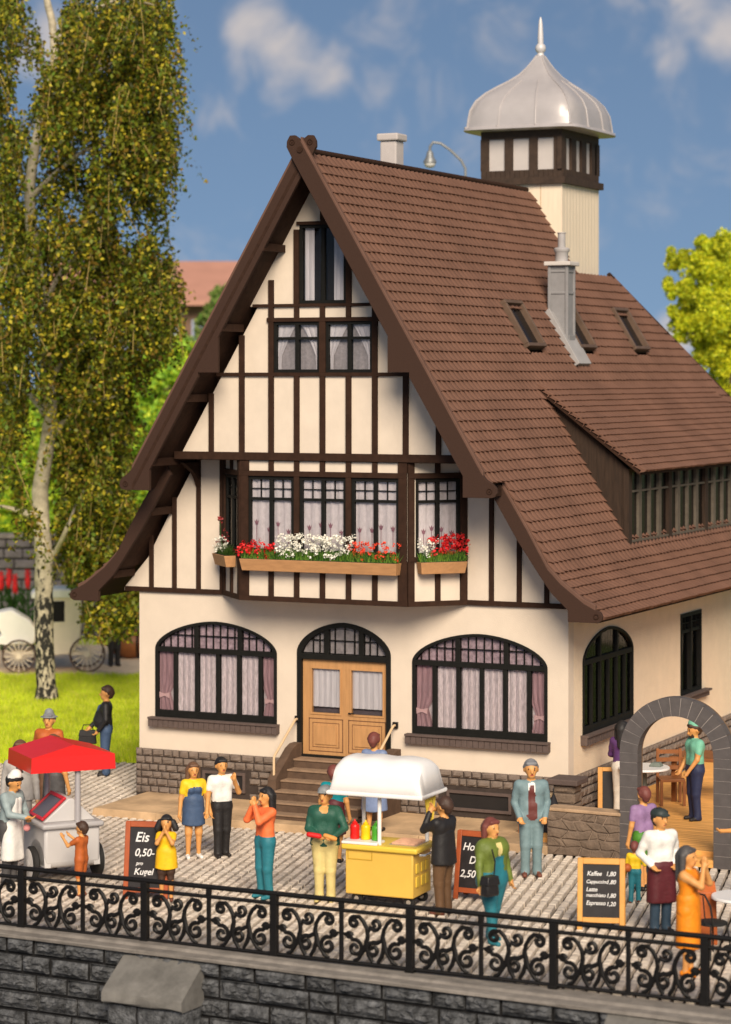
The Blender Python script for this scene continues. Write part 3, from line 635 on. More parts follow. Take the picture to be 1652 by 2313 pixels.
# --- barge boards
def mirror(p, s): return [(s * x, z) for x, z in p]
def circ(cx, cz, r, n=18, a0=0, a1=6.283): return [(cx + r * math.cos(a0 + (a1 - a0) * i / (n - (0 if a1 < 6.28 else 0))), cz + r * math.sin(a0 + (a1 - a0) * i / n)) for i in range(n)]
UP = [(-.165, 11.42), (-.26, 11.60), (-.255, 11.70), (-.20, 11.795), (-.11, 11.80), (-.03, 11.745), (.0, 11.70), (3.33, 6.105), (3.42, 6.0), (3.54, 5.925), (3.60, 5.86), (3.61, 5.78), (3.57, 5.72), (3.49, 5.70), (3.0, 5.70), (3.0, 6.06), (2.03, 7.69), (2.03, 7.765), (1.635, 7.765), (1.635, 8.37)]
LO = [(3.12, 6.12), (3.34, 5.86), (3.78, 5.15), (4.16, 4.49), (4.40, 4.25), (4.80, 3.95), (4.99, 3.855), (5.08, 3.82), (5.13, 3.75), (5.11, 3.68), (5.04, 3.64), (4.52, 3.64), (4.52, 3.83), (4.22, 4.11), (4.03, 4.37), (3.62, 4.96), (3.02, 5.95)]
for s in (1, -1):
    F = FR((XC, YU + (.0 if s > 0 else .075), 0), (1, 0, 0)); b = MB(); b.prism(F, mirror(UP, s), -.075, 0); bo_ = b.build('bargeboard', M_BARGE, house, bevel=.006)
    r_ = MB()
    for cx, cz in ((-.15, 11.68), (3.48, 5.81)): r_.tube([F(s * cx + .045 * math.cos(k * .5236), cz + .045 * math.sin(k * .5236), .004) for k in range(13)], .011, 6); r_.fbox(F, s * cx - .012, cz - .012, 0, s * cx + .012, cz + .012, .012)
    r_.build('carved_ring', M_TIMBER, bo_)
    F = FR((XC, YL, 0), (1, 0, 0)); b = MB(); b.prism(F, mirror(LO, s), -.085, 0); bo_ = b.build('bargeboard', M_BARGE, house, bevel=.006)
    r_ = MB(); r_.tube([F(s * 5.02 + .04 * math.cos(k * .5236), 3.745 + .04 * math.sin(k * .5236), .004) for k in range(13)], .011, 6); r_.build('carved_ring', M_TIMBER, bo_)
# --- purlin ends under the overhang
for s in (-1, 1):
    for x, y0, y1 in ((.80, YU + .08, YG), (1.62, YU + .08, YG), (2.35, YU + .08, YG), (3.02, YU + .08, .0)):
        z = 11.12 - 1.68 * x + .15; b = MB(); b.box(XC + s * x - .07, y0, z - .07, XC + s * x + .07, y1, z + .06); b.build('purlin', M_TIMBER, house)
    for x, z in ((3.50, 5.28), (4.30, 4.13)): b = MB(); b.box(XC + s * x - .07, YL + .09, z - .07, XC + s * x + .07, .0, z + .06); b.build('purlin', M_TIMBER, house)
# --- roof
K = 1.68; Z0 = 11.50
def rz(x): return Z0 - K * x if x < 4.2 else Z0 - K * 4.2 - .78 * (x - 4.2)
rzd = lambda x: rz(x) - .075
deck = MB(); YB = 18.4
CS = FR((XC, 0, 0), (1, 0, 0))   # n = -Y; d = -y
def slab(s, xa, xb, ya, yb, th=.11):
    p = [(xa, rzd(xa)), (xb, rzd(xb)), (xb, rzd(xb) - th), (xa, rzd(xa) - th)]
    if xa < 4.2 < xb: p = [(xa, rzd(xa)), (4.2, rzd(4.2)), (xb, rzd(xb)), (xb, rzd(xb) - th * .6), (4.16, rzd(4.2) - th), (xa, rzd(xa) - th)]
    deck.prism(CS, mirror(p, s) if s > 0 else mirror(p, s)[::-1], -yb, -ya)
for s in (1, -1):
    slab(s, .001, 1.0, YU + .07, 8.66); slab(s, 1.0, 3.34, YU + .07, 10.88); slab(s, 3.34, 5.05, YL + .08, 10.88)
    deck.face([(XC + s * 1.0, 10.88, rzd(1)), (XC + s * 4.2, 17.9, rzd(4.2)), (XC + s * 4.2, 10.88, rzd(4.2))][::s]); deck.face([(XC + s * 4.2, 10.88, rzd(4.2)), (XC + s * 4.2, 17.9, rzd(4.2)), (XC + s * 5.05, 18.6, rzd(5.05)), (XC + s * 5.05, 10.88, rzd(5.05))][::s])
deck.face([(XC - 1, 10.88, rzd(1)), (XC + 1, 10.88, rzd(1)), (XC + 4.2, 17.9, rzd(4.2)), (XC - 4.2, 17.9, rzd(4.2))]); deck.face([(XC - 1, 8.66, rzd(1)), (XC + 1, 8.66, rzd(1)), (XC + 1, 10.88, rzd(1)), (XC - 1, 10.88, rzd(1))])
roof = deck.build('roof', M_TIMBER, house)
def tiles(mb, org, along, down, length, yr, e=.195, wdt=.195, lift=.052, bulge=.066, th=.085):
    """rows of rounded tiles: org at the top edge, yr(s) -> (a0, a1) extent along the row, s metres down"""
    al = Vector(along).normalized(); dn = Vector(down).normalized(); nn = al.cross(dn); nn = nn if nn.z > 0 else -nn
    org = Vector(org); nrow = int(round(length / e)); e = length / nrow; us = (0, .05, .24, .46, .70, .93, 1.0); pr = (-.25, .30, .80, 1, .82, .28, -.25)
    for i in range(nrow):
        s0, s1 = i * e, (i + 1) * e + .012; rr = yr(s0 + e * .5)
        if not rr: continue
        for (a0, a1) in rr:
            n = int(math.floor((a1 - a0) / wdt)) + 1; off = math.floor(a0 / wdt) * wdt
            for k in range(n + 1):
                t0 = off + k * wdt; t1 = t0 + wdt; c0, c1 = max(t0, a0), min(t1, a1)
                if c1 - c0 < .02: continue
                j = random.uniform(-.004, .004); base = len(mb.v); sl = random.uniform(-.006, .006)
                for u, p in zip(us, pr):
                    a = min(max(t0 + (t1 - t0) * u, c0), c1); b_ = p * bulge
                    sag = .085 * math.sin(math.pi * u) ** .8 - .03         # rounded lower edge
                    mb.v.append(tuple(org + al * a + dn * s0 + nn * (.012 + b_ * .75)))
                    mb.v.append(tuple(org + al * a + dn * (s1 + sag + sl) + nn * (lift + b_ + j)))
                    mb.v.append(tuple(org + al * a + dn * (s1 + sag * .6 + sl - .006) + nn * (lift + b_ + j - th)))
                for q in range(6):
                    o = base + q * 3
                    mb.f.append((o, o + 1, o + 4, o + 3)); mb.m.append(0); mb.f.append((o + 1, o + 2, o + 5, o + 4)); mb.m.append(0)
tl = MB(); nd = math.hypot(1, K)
def mainrows(s):
    x = s / nd; z = rz(x)
    a0 = (YU + .055) if z > 5.9 else (YL + .055)
    if x < .985: a1 = 8.66 if x > .05 else 8.66
    else: a1 = 10.88 + (x - 1.0) * 2.194
    if s > 0 and 1.46 < x < 1.99:
        seg = []; c = a0
        for yc in (3.97, 6.72, 9.92): seg.append((c, yc - .42)); c = yc + .42
        return seg + [(c, a1)]
    return [(a0, a1)]
tiles(tl, (XC + .02, 0, Z0 - .02), (0, 1, 0), (1, 0, -K), 4.2 * nd, mainrows)
nf = math.hypot(1, .78)
tiles(tl, (XC + 4.2, 0, rz(4.2) - .05), (0, 1, 0), (1, 0, -.78), .90 * nf, lambda s: [(YL + .055, 18.2 + s * .6)])
tiles(tl, (XC - .02, 0, Z0 - .05), (0, 1, 0), (-1, 0, -K), 4.2 * nd, lambda s: [(mainrows(s)[0][0] + .17, min(mainrows(s)[0][1], 12))], e=.24, wdt=.5)
tiles(tl, (XC - 4.2, 0, rz(4.2) - .06), (0, 1, 0), (-1, 0, -.78), .90 * nf, lambda s: [(YL + .14, 12)], e=.235, wdt=.5)
for v in tl.f[:0]: pass
rt_ = tl.build('roof_tiles', M_TILE, roof, True)
rg = MB(); rg.tube([(XC, YU - .02, Z0 + .05), (XC, 8.66, Z0 + .05)], .055, 10); rg.tube([(XC + 1, 10.85, rz(1) + .05), (XC + 4.2, 17.9, rz(4.2) + .05)], .05, 8); rg.build('ridge_cap', M_TIMBER, roof, True)
vg = MB()
UV = [(.0, 11.70), (3.36, 6.06)]; LV = [(3.34, 5.86), (3.78, 5.15), (4.16, 4.49), (4.40, 4.25), (4.80, 3.95), (5.0, 3.86)]
for s in (1, -1):
    for ln_, yv in ((UV, YU), (LV, YL)):
        p = [(x, z + .075) for x, z in ln_] + [(x, z - .10) for x, z in ln_[::-1]]; vg.prism(CS, mirror(p, s), -(yv + .10 + (.07 if s < 0 else 0)), -(yv + .008 + (.07 if s < 0 else 0)))
vg.build('verge', pm('verge_tile', (.125, .066, .046), .8, .15, 3, spec=.2), roof, bevel=.012)
# skylights
SKF = FR((XC, 0, Z0), (0, 1, 0), Vector((-1, 0, K)))     # u along the roof, v up the slope, n outwards
for yc in (3.97, 6.72, 9.92):
    v0, v1 = -2.0 * nd + .05, -1.46 * nd; f = MB(); t_ = .07
    bars(f, SKF, [(yc - .45, v0, yc + .45, v0 + t_), (yc - .45, v1 - t_, yc + .45, v1), (yc - .45, v0 + t_, yc - .45 + t_, v1 - t_), (yc + .45 - t_, v0 + t_, yc + .45, v1 - t_)], .0, .17)
    fo = f.build('skylight', pm('skylight_frame', (.11, .068, .045), .6, .2), roof, bevel=.008); p_ = MB(); p_.fbox(SKF, yc - .38, v0 + .05, .045, yc + .38, v1 - .05, .06); p_.build('skylight_pane', pm('dark_glass', (.008, .006, .005), .25, .1, spec=.2), roof)
# panelled chimney on the right slope
ch = MB(); x0, x1, y0, y1 = 1.59, 2.01, 5.78, 6.20; zt = 9.84
def CB(xa, ya, za, xb, yb, zb, m=0, mb=None): (mb or ch).box(XC + xa, ya, za, XC + xb, yb, zb, m)
CB(x0 + .03, y0 + .03, 7.9, x1 - .03, y1 - .03, zt)
for xa, xb in ((x0, x0 + .06), (x1 - .06, x1)):
    for ya, yb in ((y0, y0 + .06), (y1 - .06, y1)): CB(xa, ya, 7.85, xb, yb, zt - .001)
for za, zb in ((zt - .13, zt - .09), (9.29, 9.34)): CB(x0 + .012, y0 + .012, za, x1 - .012, y1 - .012, zb)
CB(x1 - .01, y0 + .05, 7.9, x1 + .012, y1 - .05, 8.50)
chm = ch.build('chimney', M_CHIM, roof, bevel=.01)
cc = MB(); CB(x0 - .06, y0 - .06, zt, x1 + .06, y1 + .06, zt + .08, 0, cc); cc.build('chimney_cap', M_CHIMCAP, roof, bevel=.015)
pc = ((x0 + x1) / 2 + XC, (y0 + y1) / 2, zt + .08); pp = MB(); pp.lathe([(.125, 0), (.125, .17), (.14, .19), (.155, .21), (.155, .25), (.13, .275), (.075, .28), (.075, .54), (.085, .55), (.085, .57), (.05, .57)], pc, 18); pp.build('chimney_pot', pm('grey_pot', (.36, .335, .325), .6, .1), roof, True)
fl = MB(); fl.fbox(SKF, y0 - .17, -2.16 * nd, .02, y1 + .15, -1.56 * nd, .15); fl.fbox(SKF, y0 - .22, -2.17 * nd, .02, y0 - .16, -1.54 * nd, .19); fl.build('chimney_flashing', pm('lead_flashing', (.33, .31, .30), .6, .1), roof, bevel=.01)
# plain chimney behind the ridge
c2 = MB(); c2.box(-5.04, 3.265, 9.6, -4.70, 3.625, 12.14); c2.box(-5.09, 3.215, 12.14, -4.65, 3.675, 12.28); c2.build('chimney', pm('pale_chimney', (.46, .41, .385), .75, .06), roof, bevel=.03)
# --- dormer
dm = MB(); XD = XC + 4.15; zd0, zd1 = 4.47, 6.10; y0, y1 = 3.22, 12.6; xt = XC + 2.40
cheek = [(xt - XC, rz(2.40) + .05), (4.15, 4.45), (4.15, 6.02)]
for ya, yb in ((y0, y0 + .10), (y1 - .1, y1)): dm.prism(CS, cheek, -yb, -ya)
for i in range(9):   # board joints on the cheek
    x = 2.75 + i * .16; za, zb = rz(x) - .02, rz(2.40) + .05 + (6.02 - rz(2.40) - .05) * (x - 2.40) / 1.75
    if zb - za > .06: dm.fbox(CS, x - .008, za, -y0 - .002, x + .008, zb, -y0 + .010)
dm.box(XD - .10, y0 + .10, 4.40, XD, y1 - .10, 4.70); dm.box(XD - .10, y0 + .10, 5.96, XD - .001, y1 - .1, 6.06); dm.box(XD - .09, y0 - .02, 4.42, XD + .012, y0 + .16, 6.03)
for i in range(86): y = y0 + .2 + i * .106; dm.box(XD - .02, y, 4.42, XD + .014, y + .082, 4.695)
do = dm.build('dormer', M_WOODD, house)
fm = MB(); DF = FR((XD, 0, 0), (0, 1, 0)); y = y0 + .20; k = 0
PT = pm('weathered_mullion', (.115, .095, .073), .8, .2, 8, spec=.15)
ylist = []
for k in range(17):
    y = y0 + .66 + k * .555; ty = k % 4
    if ty == 3: dm2 = (.10, .012); fm.fbox(DF, y - .09, 4.70, -.09, y + .09, 5.96, .012, 1)
    else: wd_ = (.075, .04, .075)[ty]; fm.fbox(DF, y - wd_, 4.70, -.08, y + wd_, 5.96, -.004, 0)
fm.fbox(DF, y0 + .16, 5.60, -.07, y1 - .1, 5.635, -.002); fm.fbox(DF, y0 + .16, 4.70, -.08, y1 - .1, 4.735, .004)
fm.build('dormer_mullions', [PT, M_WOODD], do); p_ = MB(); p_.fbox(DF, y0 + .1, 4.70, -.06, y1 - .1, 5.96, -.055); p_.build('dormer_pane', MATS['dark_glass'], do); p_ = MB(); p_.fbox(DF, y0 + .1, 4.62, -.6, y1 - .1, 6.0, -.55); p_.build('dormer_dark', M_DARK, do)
dt = MB(); xa, za, xb, zb = 2.42, rz(2.42) + .10, 4.42, 6.02
dl = math.hypot(xb - xa, zb - za); dslope = (za - zb) / (xb - xa)
dt.prism(CS, [(xa, za - .02), (xb, zb - .02), (xb, zb - .09), (xa + .1, za - .15)], -(y1 + .15), -(y0 - .16), 1); tiles(dt, (XC + xa - .02, 0, za), (0, 1, 0), (1, 0, -dslope), dl + .06, lambda s: [(y0 - .18, y1 + .15)], e=.17, wdt=.195, lift=.042, bulge=.050, th=.06)
dt.build('dormer_roof', [M_TILE, M_TIMBER], do, True)
# --- tower
TX0, TX1, TY0, TY1 = XC - .99, XC + .78, 8.66, 10.78
tw = MB(); tw.box(TX0, TY0, 8.5, TX1, TY1, 11.66)
for i in range(1, 4): x = TX1 - i * .465; tw.box(x - .006, TY0 - .004, 9, x + .006, TY0, 11.66, 1)
for i in range(12): y = TY0 + .02 + i * .18; tw.box(TX1, y + .006, 9.0, TX1 + .006, y + .174, 11.655)
tw.box(TX1 - .01, TY0 - .006, 9, TX1 + .008, TY0 + .02, 11.66)
two = tw.build('tower', [M_TOWP, pm('board_joint', (.42, .25, .11), .8)], house)
bd = MB(); bd.box(TX0 - .08, TY0 - .10, 11.66, TX1 + .10, TY1 + .10, 11.80); bd.box(TX0 - .02, TY0 - .02, 11.80, TX1 + .02, TY1 + .02, 11.96); bd.box(TX0 - .02, TY0 - .02, 12.62, TX1 + .02, TY1 + .02, 12.80)
TF = FR((0, TY0 - .02, 0), (1, 0, 0)); TS = FR((TX1 + .02, 0, 0), (0, 1, 0))
for x in (TX0 + .06, -4.612, -4.067, TX1 - .08): bd.fbox(TF, x - .09, 11.96, -.1, x + .09, 12.62, .0)
for y in (TY0 + .075, TY0 + .66, TY0 + 1.26, TY0 + 1.86, TY1 - .06): bd.fbox(TS, y - .14, 11.96, -.1, y + .14, 12.62, -.001)
for i in range(20): y = TY0 + i * .106; bd.fbox(TS, y + .006, 11.80, 0, y + .1, 11.96, .012)
for i in range(16): x = TX0 + i * .106; bd.fbox(TF, x + .006, 11.80, 0, x + .1, 11.96, .012)
bd.build('tower_gallery', pm('tower_timber', (.045, .026, .016), .7, .3, 8), two)
p_ = MB(); p_.box(TX0 + .04, TY0 + .03, 11.9, TX1 - .04, TY1 - .03, 12.7); p_.build('tower_panes', M_TOWW, two)
# square bell dome: profile swept on a rounded square
dmz = 12.80; cx, cy = (TX0 + TX1) / 2, (TY0 + TY1) / 2; hx, hy = (TX1 - TX0) / 2, (TY1 - TY0) / 2
prof = [(1.34, -.02), (1.37, .0), (1.345, .05), (1.30, .07), (1.285, .2), (1.25, .42), (1.15, .62), (.98, .79), (.78, .94), (.58, 1.07), (.40, 1.21), (.25, 1.38), (.14, 1.54), (.075, 1.64)]
db = MB(); seg = 48
def sqr(t, r):      # rounded square: r>1 eave, r->0 tip
    a = 2 * math.pi * t; c, s_ = math.cos(a), math.sin(a); p = 9 if r > .9 else 5 + 4 * max(0, r - .1); k = (abs(c) ** p + abs(s_) ** p) ** (-1 / p); return c * k, s_ * k
for r, z in prof:
    for k in range(seg):
        c, s_ = sqr(k / seg + 1 / 8, r); db.v.append((cx + c * r * (hx + .06), cy + s_ * r * (hy - .02), dmz + z))
for j in range(len(prof) - 1):
    for k in range(seg): a = j * seg + k; b = j * seg + (k + 1) % seg; db.f.append((a, b, b + seg, a + seg)); db.m.append(0)
db.f.append(tuple(range(seg))[::-1]); db.m.append(0)
dome = db.build('dome', M_ZINC, two, True)
sm = MB()
for k in range(12):
    t = k / 12 + 1 / 8
    pts_ = []
    for r, z in prof[2:]:
        if k % 3 and r < .42: break
        c, s_ = sqr(t, r); 
        if k % 3: # intermediate seams
            side = (k // 3); f_ = (k % 3) / 3 * 2 - 1
            c, s_ = [(-f_, 1), (-1, -f_), (f_, -1), (1, f_)][side]; c *= .97 if abs(c) == 1 else 1; s_ *= .97 if abs(s_) == 1 else 1
            c, s_ = (c * 1.03 if abs(c) == .97 else c), (s_ * 1.03 if abs(s_) == .97 else s_)
        pts_.append((cx + c * r * (hx + .06) * 1.004, cy + s_ * r * (hy - .02) * 1.004, dmz + z + .004))
    sm.tube(pts_, .022 if k % 3 == 0 else .016, 6)
sm.build('dome_seams', M_ZINC, two, True)
fi = MB(); fi.lathe([(.075, 1.60), (.085, 1.66), (.06, 1.70), (.10, 1.74), (.115, 1.80), (.10, 1.86), (.06, 1.90), (.062, 2.0), (.045, 2.3), (.03, 2.40), (.012, 2.46)], (cx, cy, dmz), 16); fi.build('finial', pm('pale_finial', (.55, .52, .51), .4, .05, metal=.1), two, True)
# ================================================================== PEOPLE
# Every body is one continuous skin grown from a distance field of tapered limbs; painted clothes follow the limb they cover.
SKIN = pm('skin', (.62, .33, .16), .5, .06, 20); SKIN2 = pm('tanned_skin', (.62, .29, .09), .5, .06, 20)
def paint(name, c, r=.55): return pm('paint_' + name, c, r, .16, 7, .010, 13)
P_ = {k: paint(k, c) for k, c in dict(black=(.018, .016, .016), darkbrown=(.055, .028, .018), brown=(.13, .065, .035), auburn=(.16, .045, .035), greyhair=(.19, .19, .20), white=(.74, .71, .66), offwhite=(.62, .56, .48), cream=(.62, .50, .20),
      teal=(.02, .16, .20), dkgreen=(.018, .085, .055), olive=(.13, .17, .028), yellow=(.75, .50, .015), dress_yellow=(.80, .45, .01), orange=(.80, .24, .01), coral=(.80, .165, .05), denim=(.05, .085, .16), navy=(.022, .03, .075), suit=(.165, .24, .255),
      maroon=(.085, .012, .016), purple=(.27, .16, .30), dkpurple=(.085, .03, .12), mint=(.16, .43, .30), rust=(.42, .10, .02), greysuit=(.38, .35, .32), bluegrey=(.27, .33, .33), bluedress=(.17, .22, .36), trousers=(.125, .065, .03), charcoal=(.07, .065, .065), red=(.62, .012, .012),  # includes the dark grey cloth of the seller's trousers and long skirt
      slatehair=(.075, .068, .066), capgrey=(.22, .23, .23), shoe=(.02, .016, .014), shoebrown=(.15, .05, .03), green=(.06, .20, .02), lip=(.38, .08, .05), eye=(.02, .015, .012), vest=(.12, .03, .025), pink=(.70, .28, .27), blackcap=(.03, .04, .038), jeans=(.03, .055, .085)).items()}
class Field:
    def __init__(s, lo, hi, h):
        s.lo = np.array(lo); s.h = h; s.n = np.ceil((np.array(hi) - s.lo) / h).astype(int) + 1
        s.D = np.full(s.n, 9.0, np.float32); s.Lb = np.zeros(s.n, np.int16)
        s.ax = [s.lo[i] + h * np.arange(s.n[i]) for i in range(3)]
    def cap(s, a, b, r1, r2, lab, k=.02, sq=(1, 1, 1), zmin=None, zmax=None):
        a = np.array(a, float); b = np.array(b, float); m = max(r1, r2) / min(sq) + k * 2 + .02
        i0 = np.maximum(0, ((np.minimum(a, b) - m - s.lo) / s.h).astype(int)); i1 = np.minimum(s.n, ((np.maximum(a, b) + m - s.lo) / s.h).astype(int) + 2)
        if np.any(i1 <= i0): return
        X, Y, Z = np.meshgrid(*(s.ax[q][i0[q]:i1[q]] for q in range(3)), indexing='ij'); ab = b - a; l2 = ab @ ab + 1e-12
        t = np.clip(((X - a[0]) * ab[0] + (Y - a[1]) * ab[1] + (Z - a[2]) * ab[2]) / l2, 0, 1)
        d = np.sqrt(((X - a[0] - t * ab[0]) * sq[0]) ** 2 + ((Y - a[1] - t * ab[1]) * sq[1]) ** 2 + ((Z - a[2] - t * ab[2]) * sq[2]) ** 2) - (r1 + (r2 - r1) * t)
        if zmin is not None: d = np.maximum(d, zmin - Z)
        if zmax is not None: d = np.maximum(d, Z - zmax)
        sl = tuple(slice(i0[q], i1[q]) for q in range(3)); D = s.D[sl]; nearer = d < D
        if lab is not None: s.Lb[sl][nearer] = lab
        if k > 0:
            hh = np.clip(.5 + .5 * (D - d) / k, 0, 1); s.D[sl] = (D * (1 - hh) + d * hh - k * hh * (1 - hh)).astype(np.float32)
        else: s.D[sl] = np.minimum(D, d)
    def mark(s, c, r, lab):      # paint only
        c = np.array(c); i0 = np.maximum(0, ((c - r - s.lo) / s.h).astype(int)); i1 = np.minimum(s.n, ((c + r - s.lo) / s.h).astype(int) + 2)
        X, Y, Z = np.meshgrid(*(s.ax[q][i0[q]:i1[q]] for q in range(3)), indexing='ij'); sl = tuple(slice(i0[q], i1[q]) for q in range(3))
        s.Lb[sl][((X - c[0]) ** 2 + (Y - c[1]) ** 2 + (Z - c[2]) ** 2) < r * r] = lab
    def mesh(s, name, mats, scale=1):
        D = s.D; n = s.n; ins = D < 0; sh = tuple(n - 1); acc = np.zeros(sh + (3,), np.float32); cnt = np.zeros(sh, np.int16)
        C = lambda A_, i, j, k: A_[i:i + sh[0], j:j + sh[1], k:k + sh[2]]
        for ax in range(3):
            for u in (0, 1):
                for v in (0, 1):
                    o = [0, 0, 0]; q = [1, 2] if ax == 0 else ([0, 2] if ax == 1 else [0, 1]); o[q[0]] = u; o[q[1]] = v; e = list(o); e[ax] = 1
                    d0, d1 = C(D, *o), C(D, *e); x = C(ins, *o) != C(ins, *e); t = np.where(x, d0 / np.where(x, d0 - d1, 1), 0)
                    w = np.array(o, np.float32); acc += np.where(x[..., None], w, 0); acc[..., ax] += t * x; cnt += x
        on = cnt > 0; idx = np.full(sh, -1, np.int32); idx[on] = np.arange(on.sum()); cell = np.argwhere(on)
        loc = acc[on] / cnt[on][:, None]; vv = (cell + loc) * s.h + s.lo; near = np.clip(np.rint(cell + loc).astype(int), 0, n - 1); lab = s.Lb[tuple(near.T)]
        F = []
        for ax in range(3):
            o = [(0, 0, 0)] * 2; b = [1, 2, 0][ax]; c = [2, 0, 1][ax]
            sl = [slice(1, sh[q]) for q in range(3)]; sl[ax] = slice(0, sh[ax]); hi = list(sl); hi[ax] = slice(1, sh[ax] + 1)
            a_, e_ = ins[tuple(sl)], ins[tuple(hi)]; x = np.argwhere(a_ != e_); f = a_[tuple(x.T)]
            base = x.copy()
            for q in range(3):
                if q != ax: base[:, q] += 1
            def at_(db, dc): p = base.copy(); p[:, b] -= db; p[:, c] -= dc; return idx[tuple(p.T)]
            Q = np.stack([at_(1, 1), at_(0, 1), at_(0, 0), at_(1, 0)], 1); Q[~f] = Q[~f][:, ::-1]; F.append(Q)
        F = np.concatenate(F); F = F[(F >= 0).all(1)]
        me = bpy.data.meshes.new(name); me.vertices.add(len(vv)); me.vertices.foreach_set('co', (vv * scale).astype(np.float32).ravel())
        me.loops.add(F.size); me.loops.foreach_set('vertex_index', F.astype(np.int32).ravel()); me.polygons.add(len(F)); me.polygons.foreach_set('loop_start', np.arange(0, F.size, 4, dtype=np.int32))
        for m in mats: me.materials.append(m)
        lf = lab[F]; me.polygons.foreach_set('material_index', np.sort(lf, 1)[:, 1].astype(np.int32)); me.polygons.foreach_set('use_smooth', np.ones(len(F), bool)); me.update(calc_edges=True); me.validate()
        return me
def ik(S_, T, l1, l2, pole):
    S_, T, pole = Vector(S_), Vector(T), Vector(pole); d = T - S_; L_ = min(d.length, (l1 + l2) * .995); dn = d.normalized(); T = S_ + dn * L_
    a = (l1 * l1 - l2 * l2 + L_ * L_) / (2 * L_); h = math.sqrt(max(0, l1 * l1 - a * a)); p = pole - dn * pole.dot(dn); p = p.normalized() if p.length > 1e-5 else dn.orthogonal(); return S_ + dn * a + p * h, T
PEOPLE = {}
def person(label, loc, H, face, top, bottom, hair='black', skin=None, shoe='shoe', sleeve='long', legs='long', hands=('down', 'down'), female=False, hair_style='short', hat=None, skirt=None, fat=1.0, lean=0., turn=0., tilt=0., child=False, stance=.0, extras=None, collar=None, group=None, belly=0., over=None, shoulders=1.0):
    """face: 0 = towards the viewer, 90 = to the picture's right, 180 = away"""
    mats = []; ix = {}
    def M(n):
        m = n if not isinstance(n, str) else P_[n]
        if m.name not in ix: ix[m.name] = len(mats); mats.append(m)
        return ix[m.name]
    sk = M(skin or SKIN); tp = M(top); bt = M(bottom); so = M(shoe)
    F = Field((-.34, -.36, -.01), (.34, .36, 1.12), .0088 if H > 1.3 else .0105)
    hs = 1.22 if child else 1.04                     # head scale
    sw = (.098 if female else .112) * shoulders * (.9 if child else 1); hw = .052 if female else .047; ln = lean
    def up(x, y, z): return (x, y + ln * max(0, z - .5) + 0, z)
    # legs
    for sgn in (-1, 1):
        st_ = stance * sgn; hip = (sgn * hw, 0, .505); kn = (sgn * (hw + .004), .012 + st_ * .5, .275); an = (sgn * (hw + .006), -.005 + st_, .048)
        cov = legs == 'long'; lm = bt if (cov and not skirt) or legs == 'long' else sk
        F.cap(hip, kn, .066 * fat, (.049 if cov else .041), bt, .02, zmin=(.40 if legs == 'bare' else None)) if legs == 'bare' else F.cap(hip, kn, .066 * fat, (.049 if cov else .041), bt, .02); F.cap((hip[0], hip[1], .40), kn, .046, .041, sk, .01) if legs == 'bare' else None; 
        if legs == 'short': F.cap((sgn * hw, 0, .5), (sgn * hw, .01, .36), .068, .06, bt, .01)
        F.cap(kn, (an[0], an[1], .05), .046 if cov else .037, (.038 if cov else .022), lm if legs in ('long',) else sk, .015)
        if cov: F.cap((an[0], an[1], .09), (an[0], an[1] + .004, .040), .037, .042, lm, .01)
        F.cap((an[0] + sgn * .004, an[1] - .022, .022), (an[0] + sgn * .014, an[1] + .082, .016), .024, .021, so, .012, zmin=.0)
        if not cov: F.cap((an[0], an[1], .05), (an[0], an[1], .028), .022, .024, so if shoe != 'bare' else sk, .01)
    # pelvis and torso
    F.cap((-.042, -.004, .53), (.042, -.004, .53), .070 * fat, .070 * fat, bt, .03)
    wz = .62; wr = (.056 if female else .066) * fat
    F.cap(up(-.03, 0, wz), up(.03, 0, wz), wr, wr, tp, .04)
    F.cap(up(-sw + .05, 0, .765), up(sw - .05, 0, .765), .066 * fat, .066 * fat, tp, .05)
    for sgn in (-1, 1):
        F.cap(up(sgn * (sw - .058), 0, .76), (sgn * .04, 0, .555), .062 * fat, .058 * fat, tp, .03)
        if female and not child: F.cap(up(sgn * .04, .048, .745), up(sgn * .04, .052, .735), .034, .034, tp, .03)
    if belly: F.cap(up(0, .04 + belly * .4, .62), up(0, .03 + belly * .3, .68), .06 + belly, .05 + belly, tp, .04)
    F.cap(up(-sw + .02, -.004, .802), up(sw - .02, -.004, .802), .034, .034, tp, .03)
    # neck and head
    nb = Vector(up(0, -.006, .83)); ty = math.radians(turn); tl_ = math.radians(tilt)
    def hd(x, y, z):     # head space, pivot at the neck
        y, z = y * math.cos(tl_) + z * math.sin(tl_), z * math.cos(tl_) - y * math.sin(tl_)
        x, y = x * math.cos(ty) - y * math.sin(ty), x * math.sin(ty) + y * math.cos(ty)
        return (nb.x + x * hs, nb.y + y * hs, nb.z + .035 + z * hs)
    F.cap(nb, hd(0, .004, .02), .034, .031, sk, .02)
    if collar: F.cap(up(0, .004, .815), up(0, -.006, .842), .046, .037, M(collar), .008)
    F.cap(hd(0, -.012, .072), hd(0, -.002, .082), .060 * hs, .060 * hs, sk, .015, (1.06, 1, 1))
    F.cap(hd(0, .016, .055), hd(0, .030, .022), .047 * hs, .033 * hs, sk, .02)
    F.cap(hd(0, .060, .066), hd(0, .071, .046), .007 * hs, .0115 * hs, sk, .01)
    F.cap(hd(-.02, .051, .079), hd(.02, .051, .079), .009 * hs, .009 * hs, sk, .012)
    for sgn in (-1, 1):
        F.cap(hd(sgn * .056, -.004, .066), hd(sgn * .058, -.008, .050), .012 * hs, .009 * hs, sk, .006)
        F.mark(hd(sgn * .021, .058, .068), .0095 * hs, M('eye'))
        F.mark(hd(sgn * .022, .056, .088), .009 * hs, M(hair))
    F.mark(hd(-.009, .061, .026), .009 * hs, M('lip')); F.mark(hd(.009, .061, .026), .009 * hs, M('lip'))
